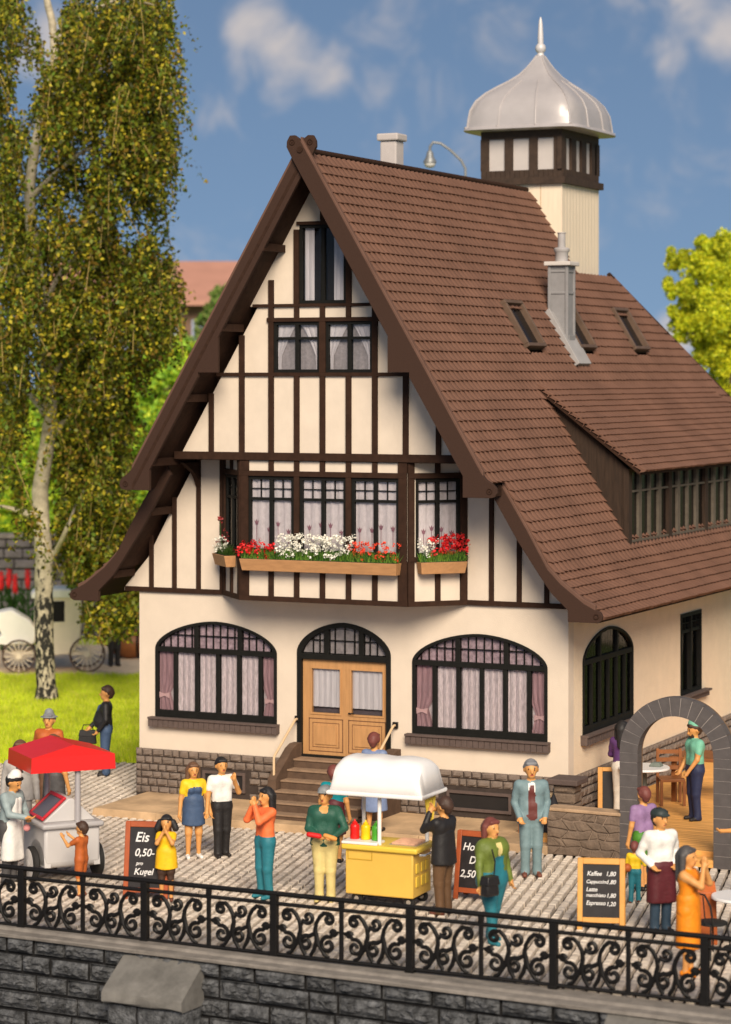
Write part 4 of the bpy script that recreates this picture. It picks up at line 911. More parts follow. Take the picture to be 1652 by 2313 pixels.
    # arms and hands
    tgt = dict(down=(.165, .03, .455), mouth=(.022, .135, .855), hip=(.110, .060, .565), pocket=(.112, .075, .53), fwd=(.075, .20, .63), belly=(.04, .145, .60), up=(.09, .24, .80), hold=(.19, .05, .475), chest=(.03, .125, .74), out=(.24, .12, .66), back=(.10, -.09, .56))
    pole = dict(down=(.5, -1, 0), mouth=(.55, .1, -1), hip=(.62, -1, .1), pocket=(.5, -1, 0), fwd=(.6, -.5, -1), belly=(1, -.6, -.3), up=(.5, 0, -1), hold=(.6, -1, 0), chest=(.8, 0, -1), out=(.3, -.5, -1), back=(1, -.4, 0))
    ends = []
    for sgn, hn in ((1, hands[0]), (-1, hands[1])):     # right hand first (x > 0 is the right-hand side)
        if isinstance(hn, str): T = tgt[hn]; po = pole[hn]
        else: T, po = hn
        T = (sgn * T[0], T[1] + (ln * .3), T[2]); po = (sgn * po[0], po[1], po[2]); sh_ = up(sgn * sw, -.004, .800)
        el, wr_ = ik(sh_, T, .165, .150, po); sl = sleeve
        F.cap(sh_, tuple(Vector(sh_).lerp(el, .55)), .042 if sl != 'none' else .034, .037 if sl != 'none' else .029, tp if sl != 'none' else sk, .022)
        F.cap(tuple(Vector(sh_).lerp(el, .5)), el, .036 if sl == 'long' else .029, .032 if sl == 'long' else .026, tp if sl == 'long' else sk, .012)
        F.cap(el, wr_, .032 if sl == 'long' else .026, .026 if sl == 'long' else .0185, tp if sl == 'long' else sk, .012)
        # hand: palm, four curled fingers of unequal length, thumb from the side
        d = (wr_ - el).normalized(); side = d.cross(Vector((0, 0, 1))); side = side.normalized() if side.length > .2 else Vector((0, 1, 0)); nrm = side.cross(d).normalized()
        if hn == 'down' or hn == 'hold': side, nrm = Vector((0, 1, 0)), Vector((-sgn, 0, 0))
        pb = wr_ + d * .040; F.cap(tuple(wr_), tuple(pb), .018, .022, sk, .008)
        for q in range(4):
            o = side * (q - 1.5) * .0125; ln_ = (.026, .031, .029, .022)[q]; k0 = pb + o + d * .012; k1 = k0 + (d * .9 + nrm * .35).normalized() * ln_; k2 = k1 + (d * .45 + nrm * .9).normalized() * ln_ * .75
            F.cap(tuple(k0), tuple(k1), .0078, .0072, sk, .004); F.cap(tuple(k1), tuple(k2), .0072, .006, sk, .003)
        t0 = wr_ + d * .022 + side * .020; t1 = t0 + (d * .7 + side * .7 + nrm * .3).normalized() * .026; F.cap(tuple(t0), tuple(t1), .009, .0075, sk, .005); F.cap(tuple(t1), tuple(t1 + (d * .9 + nrm * .5).normalized() * .02), .0075, .0065, sk, .004)
        ends.append(pb)
    if over: over(F, M, up, hd)
    me = F.mesh('person', mats, H)
    ob = bpy.data.objects.new('person', me); COL.objects.link(ob)
    fd = -FW * math.cos(math.radians(face)) + RT * math.sin(math.radians(face))
    ob.location = loc; ob.rotation_euler.z = math.atan2(fd.y, fd.x) - math.pi / 2
    tag(ob, label, 'person', group)
    def child_part(name, fn, lo=(-.3, -.3, 0), hi=(.3, .3, 1.12), h=.0088):
        f = Field(lo, hi, h); ms = []; jx = {}
        def M2(n):
            m = n if not isinstance(n, str) else P_[n]
            if m.name not in jx: jx[m.name] = len(ms); ms.append(m)
            return jx[m.name]
        fn(f, M2); m_ = f.mesh(name, ms, H); c_ = bpy.data.objects.new(name, m_); COL.objects.link(c_); c_.parent = ob; return c_
    if hair_style:
        def hf(f, M2):
            a = M2(hair)
            f.cap(hd(0, -.022, .084), hd(0, -.012, .092), .0625 * hs, .0635 * hs, a, .01, (1.04, 1, 1))
            f.cap(hd(0, -.045, .06), hd(0, -.040, .035), .045 * hs, .036 * hs, a, .015)
            for sgn in (-1, 1): f.cap(hd(sgn * .052, -.018, .085), hd(sgn * .052, -.016, .062), .018 * hs, .012 * hs, a, .01)
            f.cap(hd(-.03, .040, .118), hd(.035, .036, .118), .018 * hs, .014 * hs, a, .015)
            if hair_style in ('long', 'bob'):
                lo_ = -.10 if hair_style == 'long' else -.02
                f.cap(hd(0, -.05, .06), hd(0, -.058, lo_), .052 * hs, .040 * hs, a, .02)
                for sgn in (-1, 1): f.cap(hd(sgn * .052, -.02, .08), hd(sgn * .058, -.022, lo_ + .02), .028 * hs, .022 * hs, a, .015)
            if hair_style == 'pigtails':
                for sgn in (-1, 1): f.cap(hd(sgn * .066, -.01, .075), hd(sgn * .092, -.006, .015), .032 * hs, .034 * hs, a, .01)
        child_part('hair', hf, (-.2, -.24, .62), (.2, .24, 1.14))
    if hat: child_part(hat[0], lambda f, M2: hat[1](f, M2, hd, hs), (-.24, -.24, .8), (.24, .26, 1.18))
    if skirt:
        m_, z0_, z1_, r0, r1 = skirt; r0 = max(r0, .083)
        def sf(f, M2):
            a = M2(m_)
            for x in (-.035, 0, .035): f.cap((x * .8, 0, z1_), (x * (r1 / .09), 0, z0_ - .0), r0, r1, a, .03, zmin=z0_)
        child_part('skirt', sf, (-.26, -.26, max(0, z0_ - .03)), (.26, .26, z1_ + .12))
    if extras:
        for nm, fn in extras: child_part(nm, lambda f, M2: fn(f, M2, up, hd), (-.3, -.3, .0), (.3, .34, 1.05))
    ob_m = Matrix.Translation(ob.location) @ Matrix.Rotation(ob.rotation_euler.z, 4, 'Z'); return ob, [ob_m @ (Vector(e) * H) for e in ends], fd
def h_cap(c, peak=True):     # flat cap
    def fn(f, M2, hd, hs):
        a = M2(c); f.cap(hd(0, -.020, .104), hd(0, .006, .106), .066 * hs, .062 * hs, a, .01, (1, 1, 1.35), zmin=hd(0, 0, .088)[2])
        if peak: f.cap(hd(-.02, .062, .098), hd(.02, .062, .098), .026 * hs, .026 * hs, a, .008, (1, 1, 2.6))
    return ('cap', fn)
def h_brim(c):
    def fn(f, M2, hd, hs):
        a = M2(c); z = hd(0, 0, .10)[2]; f.cap(hd(0, -.008, .112), hd(0, -.004, .138), .058 * hs, .046 * hs, a, .006); f.cap(hd(0, -.006, .10), hd(0, .0, .10), .086 * hs, .086 * hs, a, .004, zmin=z - .006, zmax=z + .006)
    return ('hat', fn)
def h_toque(c):
    def fn(f, M2, hd, hs):
        a = M2(c); f.cap(hd(0, -.018, .098), hd(0, -.012, .128), .062 * hs, .056 * hs, a, .01, zmin=hd(0, 0, .085)[2])
    return ('cap', fn)
def apron_long(c, z0=.17, back=False):
    def fn(f, M2, up, hd):
        a = M2(c)
        for x in (-.045, 0, .045): f.cap((x, .012, .545), (x * 1.35, .022, z0), .074, .072, a, .02, zmin=z0)
    return fn
def apron_bib(c, z0=.22):
    def fn(f, M2, up, hd):
        a = M2(c)
        for x in (-.04, 0, .04): f.cap((x, .028, .56), (x * 1.5, .036, z0), .066, .072, a, .02, zmin=z0)
        for x in (-.03, .03): f.cap(up(x, .038, .76), (x, .04, .57), .046, .06, a, .02)
    return fn
def jacket(c, z0=.475, open_=None, inner='white'):
    def fn(f, M2, up, hd):
        a = M2(c)
        for x in (-.045, 0, .045): f.cap(up(x, -.002, .70), (x * 1.15, -.004, z0), .070, .084, a, .03, zmin=z0)
    return fn
def chest_v(c1, c2=None):      # shirt front and tie or vest painted on the chest
    def fn(F, M, up, hd):
        for i in range(7): F.mark(up(0, .075, .815 - i * .018), .036 - i * .003, M(c1))
        if c2:
            for i in range(12): F.mark(up(0, .085, .805 - i * .018), .015, M(c2))
    return fn
def front_open(c1, c2, z0=.55):     # an open jacket: vest, shirt and tie between the lapels
    def fn(F, M, up, hd):
        for i in range(14): F.mark(up(0, .088, .775 - i * .018), .040 + .0008 * i, M(c2))
        for i in range(8): F.mark(up(0, .080, .818 - i * .014), .046 - i * .004, M(c1))
        for i in range(8): F.mark(up(0, .080, .800 - i * .015), .024, M('vest'))
    return fn
def bib(c, c2=None):         # dungaree bib over a shirt
    def fn(F, M, up, hd):
        for i in range(9):
            for x in (-.045, -.015, .015, .045): F.mark(up(x, .06, .60 + i * .017), .036, M(c))
        for x in (-.05, .05):
            for i in range(6): F.mark(up(x, .045 - i * .008, .745 + i * .017), .013, M(c))
    return fn
def sleeves_cuff(c): return None
OT = SKIN2
person('ice cream seller in white apron and white cap leaning over his cart', (-6.16, -7.62, 0), 1.66, 62, 'bluegrey', 'charcoal', 'black', OT, hands=('fwd', 'belly'), hat=h_toque('white'), extras=[('apron', apron_bib('white'))], tilt=24, lean=.10, fat=1.1)
person('man in pale grey suit with dark tie standing behind the ice cream cart', (-7.45, -5.35, 0), 1.76, 5, 'greysuit', 'greysuit', 'brown', over=front_open('black', 'black'), hands=('down', 'down'), extras=[('jacket', jacket('greysuit'))], fat=1.05)
person('woman in red blouse and long dark skirt behind the ice cream cart', (-7.72, -3.9, 0), 1.66, 150, 'red', 'charcoal', 'brown', OT, sleeve='short', female=True, hair_style='bob', skirt=('charcoal', .20, .60, .075, .10), legs='bare', hands=('down', 'belly'))
person('old man with grey brimmed hat and rust shirt behind the red canopy', (-9.1, -1.9, 0), 1.72, -12, 'rust', 'brown', 'greyhair', OT, hat=h_brim('capgrey'), fat=1.1)
bm, bh, bf = person('man in black jacket and blue shirt with jeans standing on the grass edge', (-10.283, 2.0, 0), 1.70, -88, 'black', 'denim', 'darkbrown', OT, over=chest_v('denim'), hands=(((.07, .17, .55), (1, -1, 0)), ((.135, .075, .53), (1, -1, 0))), belly=.035, extras=[('shirt', lambda f, M2, up, hd: [f.cap(up(0, .052, .76), (0, .082, .60), .046, .066, M2('denim'), .02)])])
person('small boy in rust shirt reaching both arms up to the ice cream cart', (-4.66, -7.98, 0), 1.06, -118, 'rust', 'rust', 'darkbrown', OT, child=True, sleeve='short', legs='short', hands=('up', 'up'), shoe='shoebrown')
person('girl with black pigtails in a bright yellow top holding her hands to her mouth', (-3.36, -7.72, 0), 1.20, -4, 'dress_yellow', 'darkbrown', 'black', OT, child=True, sleeve='short', legs='short', hands=('mouth', 'mouth'), hair_style='pigtails', skirt=('dress_yellow', .40, .60, .096, .102), female=True, shoe='shoebrown')
person('young woman with long brown hair in yellow shirt and denim pinafore', (-4.62, -4.66, 0), 1.50, 18, 'yellow', 'denim', 'brown', OT, sleeve='short', legs='bare', female=True, hair_style='long', skirt=('denim', .36, .62, .066, .092), hands=('down', ((.185, .03, .47), (.5, -1, 0))), over=bib('denim'), shoe='white')
person('young man in white shirt and black trousers beside the woman in the pinafore', (-4.27, -4.36, 0), 1.56, 24, 'white', 'black', 'black', OT, sleeve='short', hands=(((.175, .03, .47), (.5, -1, 0)), ((.12, .075, .775), (.5, -.4, -1))), stance=.03)
person('black-haired woman in coral top and teal trousers eating with both hands', (-2.14, -6.93, 0), 1.60, -52, 'coral', 'teal', 'black', OT, female=True, hair_style='long', hands=('mouth', 'mouth'), shoe='teal', lean=-.02)
hm, hh_, hfd = person('hot dog seller in dark green sweater, cream trousers and grey flat cap', (-1.24, -6.75, 0), 1.66, -8, 'dkgreen', 'cream', 'greyhair', OT, hands=('belly', ((.10, .15, .60), (1, -.6, -.3))), hat=h_cap('capgrey'), fat=1.18, shoe='cream', over=lambda F, M, up, hd: F.mark(up(0, .06, .825), .04, M(OT)), extras=[('sweater', jacket('dkgreen', .50))], turn=-14)
person('person with auburn hair in a periwinkle blue dress on the house steps', (-2.72, -1.9, .125), 1.62, 160, 'bluedress', 'bluedress', 'auburn', OT, female=True, sleeve='short', skirt=('bluedress', .22, .62, .07, .10), legs='bare')
person('person in glossy teal top and maroon skirt behind the green sweater man', (-2.42, -4.05, 0), 1.52, 170, paint('glossyteal', (.01, .22, .25), .25), 'maroon', 'auburn', OT, female=True, skirt=('maroon', .30, .60, .072, .095), legs='bare', sleeve='short')
jm, jh, jfd = person('man in black jacket and brown trousers eating beside the yellow cart', (.70, -6.85, 0), 1.66, -128, 'black', 'trousers', 'darkbrown', OT, hands=('chest', 'mouth'), extras=[('jacket', jacket('black', .44))], shoe='shoebrown', fat=1.05)
om, oh, ofd = person('woman in olive green cardigan and teal dungarees with auburn hair near the railing', (2.02, -8.22, 0), 1.66, 42, 'olive', 'teal', 'auburn', OT, female=True, hair_style='bob', over=lambda F, M, up, hd: [[F.mark(up(x, .07, .60 + i * .018), .034, M('teal')) for x in (-.03, 0, .03) for i in range(7)], [F.mark(up(0, .075, .745 + i * .018), .036, M('cream')) for i in range(4)]], hands=(((.20, .07, .46), (.8, -1, 0)), ((.20, .02, .47), (.8, -1, 0))), stance=.07, shoe='teal', fat=1.42, shoulders=1.2)
person('grey-haired man in blue-grey three-piece suit with hands in pockets', (.80, -3.71, 0), 1.76, 4, 'suit', 'suit', 'greyhair', OT, hands=('pocket', 'pocket'), over=front_open('white', 'vest'), extras=[('jacket', lambda f, M2, up, hd: [f.cap(up(s_ * .052, -.004, .74), (s_ * .062, -.004, .47), .062, .066, M2('suit'), .02, zmin=.465) for s_ in (-1, 1)])], shoe='shoebrown')
person('small child in yellow shirt and teal trousers walking away', (2.90, -4.90, 0), .86, 165, 'yellow', 'teal', 'auburn', OT, child=True, hands=('out', 'down'), stance=.07, shoe='shoebrown')
person('waiter in white shirt, black cap and long maroon apron with hands on hips', (3.88, -6.62, 0), 1.68, 20, 'white', 'jeans', 'black', OT, hands=('hip', 'hip'), hat=h_cap('blackcap'), extras=[('apron', apron_long('maroon', .255))], fat=1.05, turn=15)
person('woman in sleeveless orange dress with dark grey hair raising her hands to her face', (5.02, -8.86, 0), 1.62, 62, 'orange', 'orange', 'slatehair', OT, female=True, sleeve='none', skirt=('orange', .22, .60, .066, .088), legs='bare', hair_style='long', hands=('mouth', 'mouth'), shoe='orange')
person('person in lilac shirt and green shorts walking through the arch', (2.70, -3.95, 0), 1.52, -150, 'purple', 'green', 'auburn', OT, sleeve='short', legs='short', stance=.05)
gm, gh, gfd = person('bearded man in mint green shirt and cap with blue jeans under the arch', (1.90, 1.0, .2), 1.64, -72, 'mint', 'navy', 'darkbrown', OT, sleeve='short', hands=(((.12, .10, .52), (.8, -1, 0)), ((.10, .12, .52), (.8, -1, 0))), hat=h_toque('mint'), tilt=14, fat=1.12, over=lambda F, M, up, hd: [F.mark(hd(x, .045, .012), .024, M('darkbrown')) for x in (-.03, 0, .03)])
person('woman with long black hair and dark purple top behind the arch', (.66, .86, .2), 1.60, 160, 'dkpurple', 'offwhite', 'black', OT, female=True, hair_style='long', hands=('belly', 'belly'))
person('person in a bright yellow top at the picture edge beside the arch', (4.52, -4.3, 0), 1.6, -40, 'yellow', 'orange', 'brown', OT, sleeve='short', hands=('out', 'hip'))
person('person in dark suit standing beside the cream carriage', (-19.73, 18.0, 0), 1.72, 20, 'black', 'black', 'black', over=chest_v('white'))
# ------------------------------------------------------------------ things people hold
def held(name, label, cat, pos, fd, build):
    o = thing(name, label, cat, pos, math.atan2(fd.y, fd.x) - math.pi / 2); build(o); return o
def soft_box(w, d, h, tp=.85, n=3):
    b = MB(); b.hexa([(-w / 2, -d / 2, 0), (w / 2, -d / 2, 0), (w / 2, d / 2, 0), (-w / 2, d / 2, 0), (-w / 2 * tp, -d / 2 * tp, h), (w / 2 * tp, -d / 2 * tp, h), (w / 2 * tp, d / 2 * tp, h), (-w / 2 * tp, d / 2 * tp, h)]); return b
def bag(name, label, pos, fd, w, d, h, mat, strap=None):
    def bf(o):
        soft_box(w, d, h).build('bag_body', mat, o, True, bevel=min(w, d, h) * .22)
        f = soft_box(w * .98, d * 1.08, h * .45); [None]; f.v = [(x, y, z + h * .56) for x, y, z in f.v]; f.build('flap', mat, o, True, bevel=.012)
        t = MB(); t.tube(strap or [(-w * .3, 0, h), (-w * .22, 0, h + .10), (w * .22, 0, h + .10), (w * .3, 0, h)], .011, 6); t.build('strap', mat, o, True)
    return held(name, label, 'bag', pos, fd, bf)
LEA = pm('black_leather', (.018, .016, .016), .42, .15, 12, .003, 60)
p = bh[0]; bag('document_case', 'flat black document case carried by the man in jeans on the grass edge', (p.x + bf.x * .03, p.y + bf.y * .03, p.z - .30), Vector((bf.y, -bf.x, 0)), .36, .10, .27, LEA)
p = at(131, 1745, 45.0); bag('handbag', 'round black handbag held by the woman in the long dark skirt', (p.x, p.y, p.z - .14), RT, .26, .12, .26, LEA)
p = oh[0]; bag('shoulder_bag', 'black shoulder bag on the hip of the woman in dungarees', (p.x + ofd.x * .10 + .05, p.y + ofd.y * .10, p.z - .06), ofd, .24, .16, .27, LEA, [(-.08, 0, .26), (-.10, .0, .45), (-.06, -.02, .62)])
def ball(name, label, cat, c, r, mat, sq=1):
    b = MB(); b.lathe([(r * math.sin(math.pi * i / 10) + .0005, -r * sq * math.cos(math.pi * i / 10)) for i in range(11)], (0, 0, 0), 14); o = b.build(name, mat, None, True); o.location = c; return tag(o, label, cat)
def stick(name, label, cat, a, b_, r, mat):
    a, b_ = Vector(a), Vector(b_); b = MB(); d = b_ - a; b.tube([Vector(), d * .06, d * .2, d * .5, d * .8, d * .94, d], [r * .5, r * .85, r, r, r, r * .85, r * .5], 10); o = b.build(name, mat, None, True); o.location = a; return tag(o, label, cat)
p = hh_[0]; hr = Vector((hfd.y, -hfd.x, 0)); u = hh_[1]
stick('sauce_tube', 'red sauce tube in the right hand of the green sweater man', 'bottle', p + hr * -.02 + hfd * .05 + Vector((0, 0, .03)), p + hr * .20 + hfd * .05 + Vector((0, 0, .06)), .038, P_['red'])
BUN = pm('bread_bun', (.62, .27, .06), .6, .15, 20)
stick('bread_bun', 'bread bun in the left hand of the green sweater man', 'bun', u - hr * .10 + hfd * .05 + Vector((0, 0, -.0)), u + hr * .10 + hfd * .05 + Vector((0, 0, .06)), .036, BUN)
p = (jh[0] + jh[1]) / 2; stick('sandwich', 'bun eaten by the man in the black jacket', 'bun', jh[1] + Vector((0, 0, .0)) + jfd * .05, jh[1] + jfd * .05 + RT * .13, .035, BUN)
p = at(60, 1838, 38.6); ball('ice_scoop', 'pink ball of ice cream in the hand of the ice cream seller', 'ice cream', p, .055, P_['pink'])
p = at(1393, 1927, 37.1); ball('brown_ball', 'brown ball under the arm of the child in yellow', 'ball', p, .065, P_['rust'])
# ------------------------------------------------------------------ hot dog cart
YC = pm('yellow_cart_plastic', (.68, .43, .075), .38, .06, 2, .001, 30, spec=.5); YT = pm('yellow_cart_top', (.72, .50, .06), .4, .06, 2)
WP = pm('white_plastic', (.80, .77, .74), .38, .03, 2, spec=.5); RUB = pm('black_rubber', (.015, .014, .013), .7, .1); CHR = pm('chrome', (.55, .53, .50), .25, .05, metal=.8)
cart = thing('hot_dog_cart', 'yellow hot dog cart with white barrel canopy in the middle of the square', 'cart', (-.33, -6.42, 0), math.radians(2))
def rbox(x0, y0, z0, x1, y1, z1): b = MB(); b.box(x0, y0, z0, x1, y1, z1); return b
b = rbox(-.57, -.36, .15, .50, .34, .80); b.build('cart_body', YC, cart, True, bevel=.02)
for x0, x1, z0, z1 in ((-.53, -.14, .66, .78), ): 
    f = MB(); [f.box(a, -.366, c, bb, -.355, d) for a, bb, c, d in ((x0, x1, z0, z0 + .012), (x0, x0 + .012, z0 + .012, z1), (x1 - .012, x1, z0 + .012, z1))]; f.build('drawer_seam', pm('yellow_seam', (.45, .26, .02), .5, .05), cart)
b = rbox(-.62, -.41, .80, .58, .38, .885); b.build('counter', YT, cart, True, bevel=.028)
b = rbox(-.615, -.40, .885, -.05, -.10, .925); b.build('serving_shelf', WP, cart, True, bevel=.01)
gr = MB(); [gr.tube([(.10, -.18 + i * .062, .905), (.46, -.18 + i * .062, .905)], .02, 8) for i in range(7)]; gr.build('sausage_row', pm('sausages', (.60, .34, .22), .5, .2, 15), cart, True)
b = rbox(.06, -.22, .885, .50, .25, .893); b.build('grill_plate', CHR, cart)
hd_ = MB(); hd_.tube([(.58, -.30, .78), (.66, -.30, .79), (.66, .28, .79), (.58, .28, .78)], .018, 8); hd_.build('push_handle', CHR, cart, True)
for y in (-.2, .0, .16):
    f = rbox(.578, y - .07, .26, .60, y + .06, .70); 
    f = MB(); f.box(.498, y - .06, .30 , .516, y + .05, .45); f.box(.498, y - .06, .50, .516, y + .05, .64); f.build('side_panel', YT, cart, True, bevel=.006)
for x in (-.42, .40):
    for y in (-.26, .24):
        t = MB(); t.lathe([(.02, -.03), (.075, -.03), (.085, -.02), (.085, .02), (.075, .03), (.02, .03)], (x, y, .083), 18, ax=(0, 1, 0)); wo_ = t.build('wheel', RUB, cart, True)
        t = MB(); t.lathe([(.035, -.034), (.035, .034)], (x, y, .083), 12, ax=(0, 1, 0)); t.build('rim', CHR, wo_, True)
ax_ = MB(); ax_.tube([(-.42, -.26, .10), (-.42, .24, .10)], .016, 6); ax_.tube([(.40, -.26, .10), (.40, .24, .10)], .016, 6); ax_.box(-.44, -.2, .10, .42, .2, .155); ax_.build('chassis', RUB, cart)
for x, y in ((-.06, -.28), (-.55, .28), (.46, .28)):
    t = MB(); t.tube([(x, y, .88), (x, y, 1.68)], .030, 10); t.build('canopy_pole', WP, cart, True)
cn = MB(); nn_ = 18; cx0, cx1, cw = -.80, .68, .46
for i in range(24):
    xx = cx0 + (cx1 - cx0) * i / 23; end = min(i, 23 - i); rr = (0, .80, .93, .985)[end] if end < 4 else 1; dip = .018 * math.sin(i * .85)
    for k in range(nn_ + 1):
        a = math.pi * k / nn_; cy_ = math.copysign(abs(math.cos(a)) ** .62, math.cos(a)); sz = abs(math.sin(a)) ** .75
        cn.v.append((xx, -cy_ * cw * (1 if k in (0, nn_) else .97), 1.64 + sz * (.50 * (rr if end else 0) + dip * .5)))
for i in range(23):
    for k in range(nn_): a = i * (nn_ + 1) + k; cn.f.append((a, a + nn_ + 1, a + nn_ + 2, a + 1)); cn.m.append(0)
o = cn.build('canopy', WP, cart, True); sf_ = o.modifiers.new('thick', 'SOLIDIFY'); sf_.thickness = .012
rm = MB(); rm.tube([(cx0, -cw, 1.63), (cx1, -cw, 1.63), (cx1, cw, 1.63), (cx0, cw, 1.63), (cx0, -cw, 1.63)], .032, 8); rm.build('canopy_rim', WP, cart, True)
cl = MB(); 
for j in range(9):
    zz = 1.62 - j * .055; wv = .20 * (1 - .055 * j)
    for k in range(13): u = k / 12 - .5; cl.v.append((.56 + .02 * math.sin(k * 1.9), .12 + u * wv * 2 * (1 - (j / 9) ** 2 * .5), zz - (.02 * math.sin(k * 1.3) if j == 8 else 0)))
for j in range(8):
    for k in range(12): a = j * 13 + k; cl.f.append((a, a + 1, a + 14, a + 13)); cl.m.append(0)
o = cl.build('hanging_cloth', pm('yellow_cloth', (.74, .52, .06), .8, .1, 6), cart, True); o.modifiers.new('thick', 'SOLIDIFY').thickness = .02
for x, c_, nm, lb in ((-.50, 'red', 'red', 'red squeeze bottle on the yellow cart counter'), (-.325, 'yellow', 'yellow', 'yellow squeeze bottle on the cart counter between red and green'), (-.155, None, 'green', 'green squeeze bottle next to the cart pole')):
    m_ = paint('bottle_' + nm, dict(red=(.68, .015, .012), yellow=(.80, .52, .01), green=(.07, .34, .03))[nm], .3)
    pw = cart.matrix_basis; o = thing('squeeze_bottle', lb, 'bottle', Matrix.Rotation(math.radians(2), 4, 'Z') @ Vector((x, -.17, .925)) + Vector((-.33, -6.42, 0)), 0, 'squeeze bottles on the yellow cart')
    t = MB(); t.lathe([(.055, 0), (.070, .008), (.072, .03), (.068, .10), (.072, .17), (.066, .205), (.05, .22)], (0, 0, 0), 18); t.build('bottle_body', m_, o, True)
    t = MB(); t.lathe([(.036, .218), (.040, .222), (.040, .242), (.026, .25), (.016, .258), (.010, .285), (.006, .287)], (0, 0, 0), 14); t.build('cap', m_, o, True)
# ------------------------------------------------------------------ ice cream cart (turned 45 degrees)
RED = pm('red_canopy_plastic', (.66, .012, .010), .42, .06, 2, spec=.5); GRP = pm('pale_grey_plastic', (.50, .475, .46), .45, .05, 2, spec=.5); GRD = pm('grey_cart_panel', (.38, .36, .355), .45, .05, 2)
ice = thing('ice_cream_cart', 'grey and white ice cream cart with a red gabled canopy', 'cart', (-5.70, -6.88, 0), math.radians(-40))
b = MB(); prof_ = [(-.56, .30), (-.50, .24), (.50, .24), (.56, .30), (.56, .86), (-.56, .86)]
IF = FR((0, 0, 0), (1, 0, 0)); b.prism(IF, prof_, -.44, .44, 1); b.build('cart_body', [GRP, GRP], ice, True, bevel=.12)
b = rbox(-.62, -.49, .84, .62, .49, .93); b.build('counter', GRD, ice, True, bevel=.035)
b = MB(); b.prism(FR((0, 0, 0), (0, 1, 0)), [(-.42, .93), (.40, .93), (.05, 1.27), (-.02, 1.27)], -.34, .44); b.build('freezer_top', GRP, ice, True, bevel=.012)
lid = MB(); LF_ = FR((-.30, -.425, .945), (1, 0, 0), (0, .40, .34)); bars(lid, LF_, [(0, 0, .70, .05), (0, .44, .70, .50), (0, .05, .05, .44), (.65, .05, .70, .44)], .0, .04); lo_ = lid.build('freezer_lid', pm('red_lid', (.50, .02, .03), .4, .08), ice, True, bevel=.008)
k = MB(); k.fbox(LF_, .04, .04, .004, .66, .45, .02); k.build('lid_glass', pm('smoky_glass', (.12, .10, .10), .2, .1, spec=.5), lo_)
for s in (-1, 1):
    WFc = (.16, s * .50, .27); ar = MB(); ar.prism(FR((WFc[0], s * .44, 0), (-s * -1, 0, 0)), [(.40 * math.cos(i * math.pi / 18), .26 + .38 * math.sin(i * math.pi / 18)) for i in range(19)] , 0, .10); ar.build('wheel_arch', GRP, ice, True, bevel=.03)
    t = MB(); t.lathe([(.05, -.05), (.24, -.05), (.27, -.03), (.27, .03), (.24, .05), (.05, .05)], (.16, s * .515, .27), 30, ax=(0, s, 0)); wo_ = t.build('wheel', RUB, ice, True)
    t = MB(); t.lathe([(.02, .052), (.225, .052), (.235, .06), (.21, .066), (.09, .060), (.06, .075), (.02, .078)], (.16, s * .515, .27), 30, ax=(0, s, 0)); t.build('rim', GRP, wo_, True)
t = MB(); t.lathe([(.02, -.04), (.10, -.04), (.12, -.02), (.12, .02), (.10, .04), (.02, .04)], (-.42, 0, .12), 18, ax=(0, 1, 0)); t.build('wheel', RUB, ice, True)
for x, y in ((.50, .10), (-.40, -.10)): t = MB(); t.tube([(x, y, .90), (x, y, 1.96)], .045, 12); t.build('canopy_pole', pm('grey_pole', (.46, .43, .43), .35, .05, metal=.3), ice, True)
c = MB(); cw, cd_, ze, zr, zv = .66, .60, 1.94, 2.11, 1.71
# gabled top with a deep valance; ridge runs along x
A_ = [(-cd_, -cw, ze), (cd_, -cw, ze), (cd_, cw, ze), (-cd_, cw, ze)]; R0, R1 = (-cd_ + .05, 0, zr), (cd_ - .0, 0, zr); V_ = [(x * 1.015, y * 1.015, zv) for x, y, z in A_]
c.face([A_[0], A_[1], R1, R0]); c.face([A_[2], A_[3], R0, R1]); c.face([A_[1], A_[2], R1]); c.face([A_[3], A_[0], R0])
for i in range(4): j = (i + 1) % 4; c.face([V_[i], V_[j], A_[j], A_[i]])
c.face([V_[3], V_[2], V_[1], V_[0]])
c.build('canopy', RED, ice, True, bevel=.03)
# ------------------------------------------------------------------ chalk boards
CHK = pm('chalk_lettering', (.72, .70, .68), .9, .1, 30); SLATE = pm('slate_black', (.016, .013, .014), .6, .3, 8)
def a_board(name, label, loc, face, w, h, wood, lines, foot=.10):
    fd = -FW * math.cos(math.radians(face)) + RT * math.sin(math.radians(face)); o = thing(name, label, 'sign', loc, math.atan2(fd.y, fd.x) + math.pi / 2)
    tlt = .17
    for s in (1, -1):
        # each leaf leans back from its foot towards the shared top edge
        F_ = FR((0, -s * (h * tlt) - s * .0, 0), (s, 0, 0), (0, s * tlt, 1)); t = .075
        f = MB(); bars(f, F_, [(-w / 2, 0, -w / 2 + t, h), (w / 2 - t, 0, w / 2, h), (-w / 2 + t, h - t * 1.05, w / 2 - t, h), (-w / 2 + t, foot, w / 2 - t, foot + t)], 0 if s > 0 else -.0, .035)
        fo = f.build('board_frame', wood, o, True, bevel=.008); k = MB(); k.fbox(F_, -w / 2 + t * .8, foot + t * .8, .008, w / 2 - t * .8, h - t * .9, .020); k.build('slate', SLATE, o)
        if s > 0:
            for txt, sz, x, z in lines: text_obj(txt, sz, F_, x, z, .0215, CHK, o, sx=.95)
        lg_ = None
    return o
WR = pm('red_brown_wood', (.34, .075, .022), .5, .15, 6, .002, 30); WO = pm('orange_wood', (.62, .30, .07), .5, .12, 6, .002, 30)
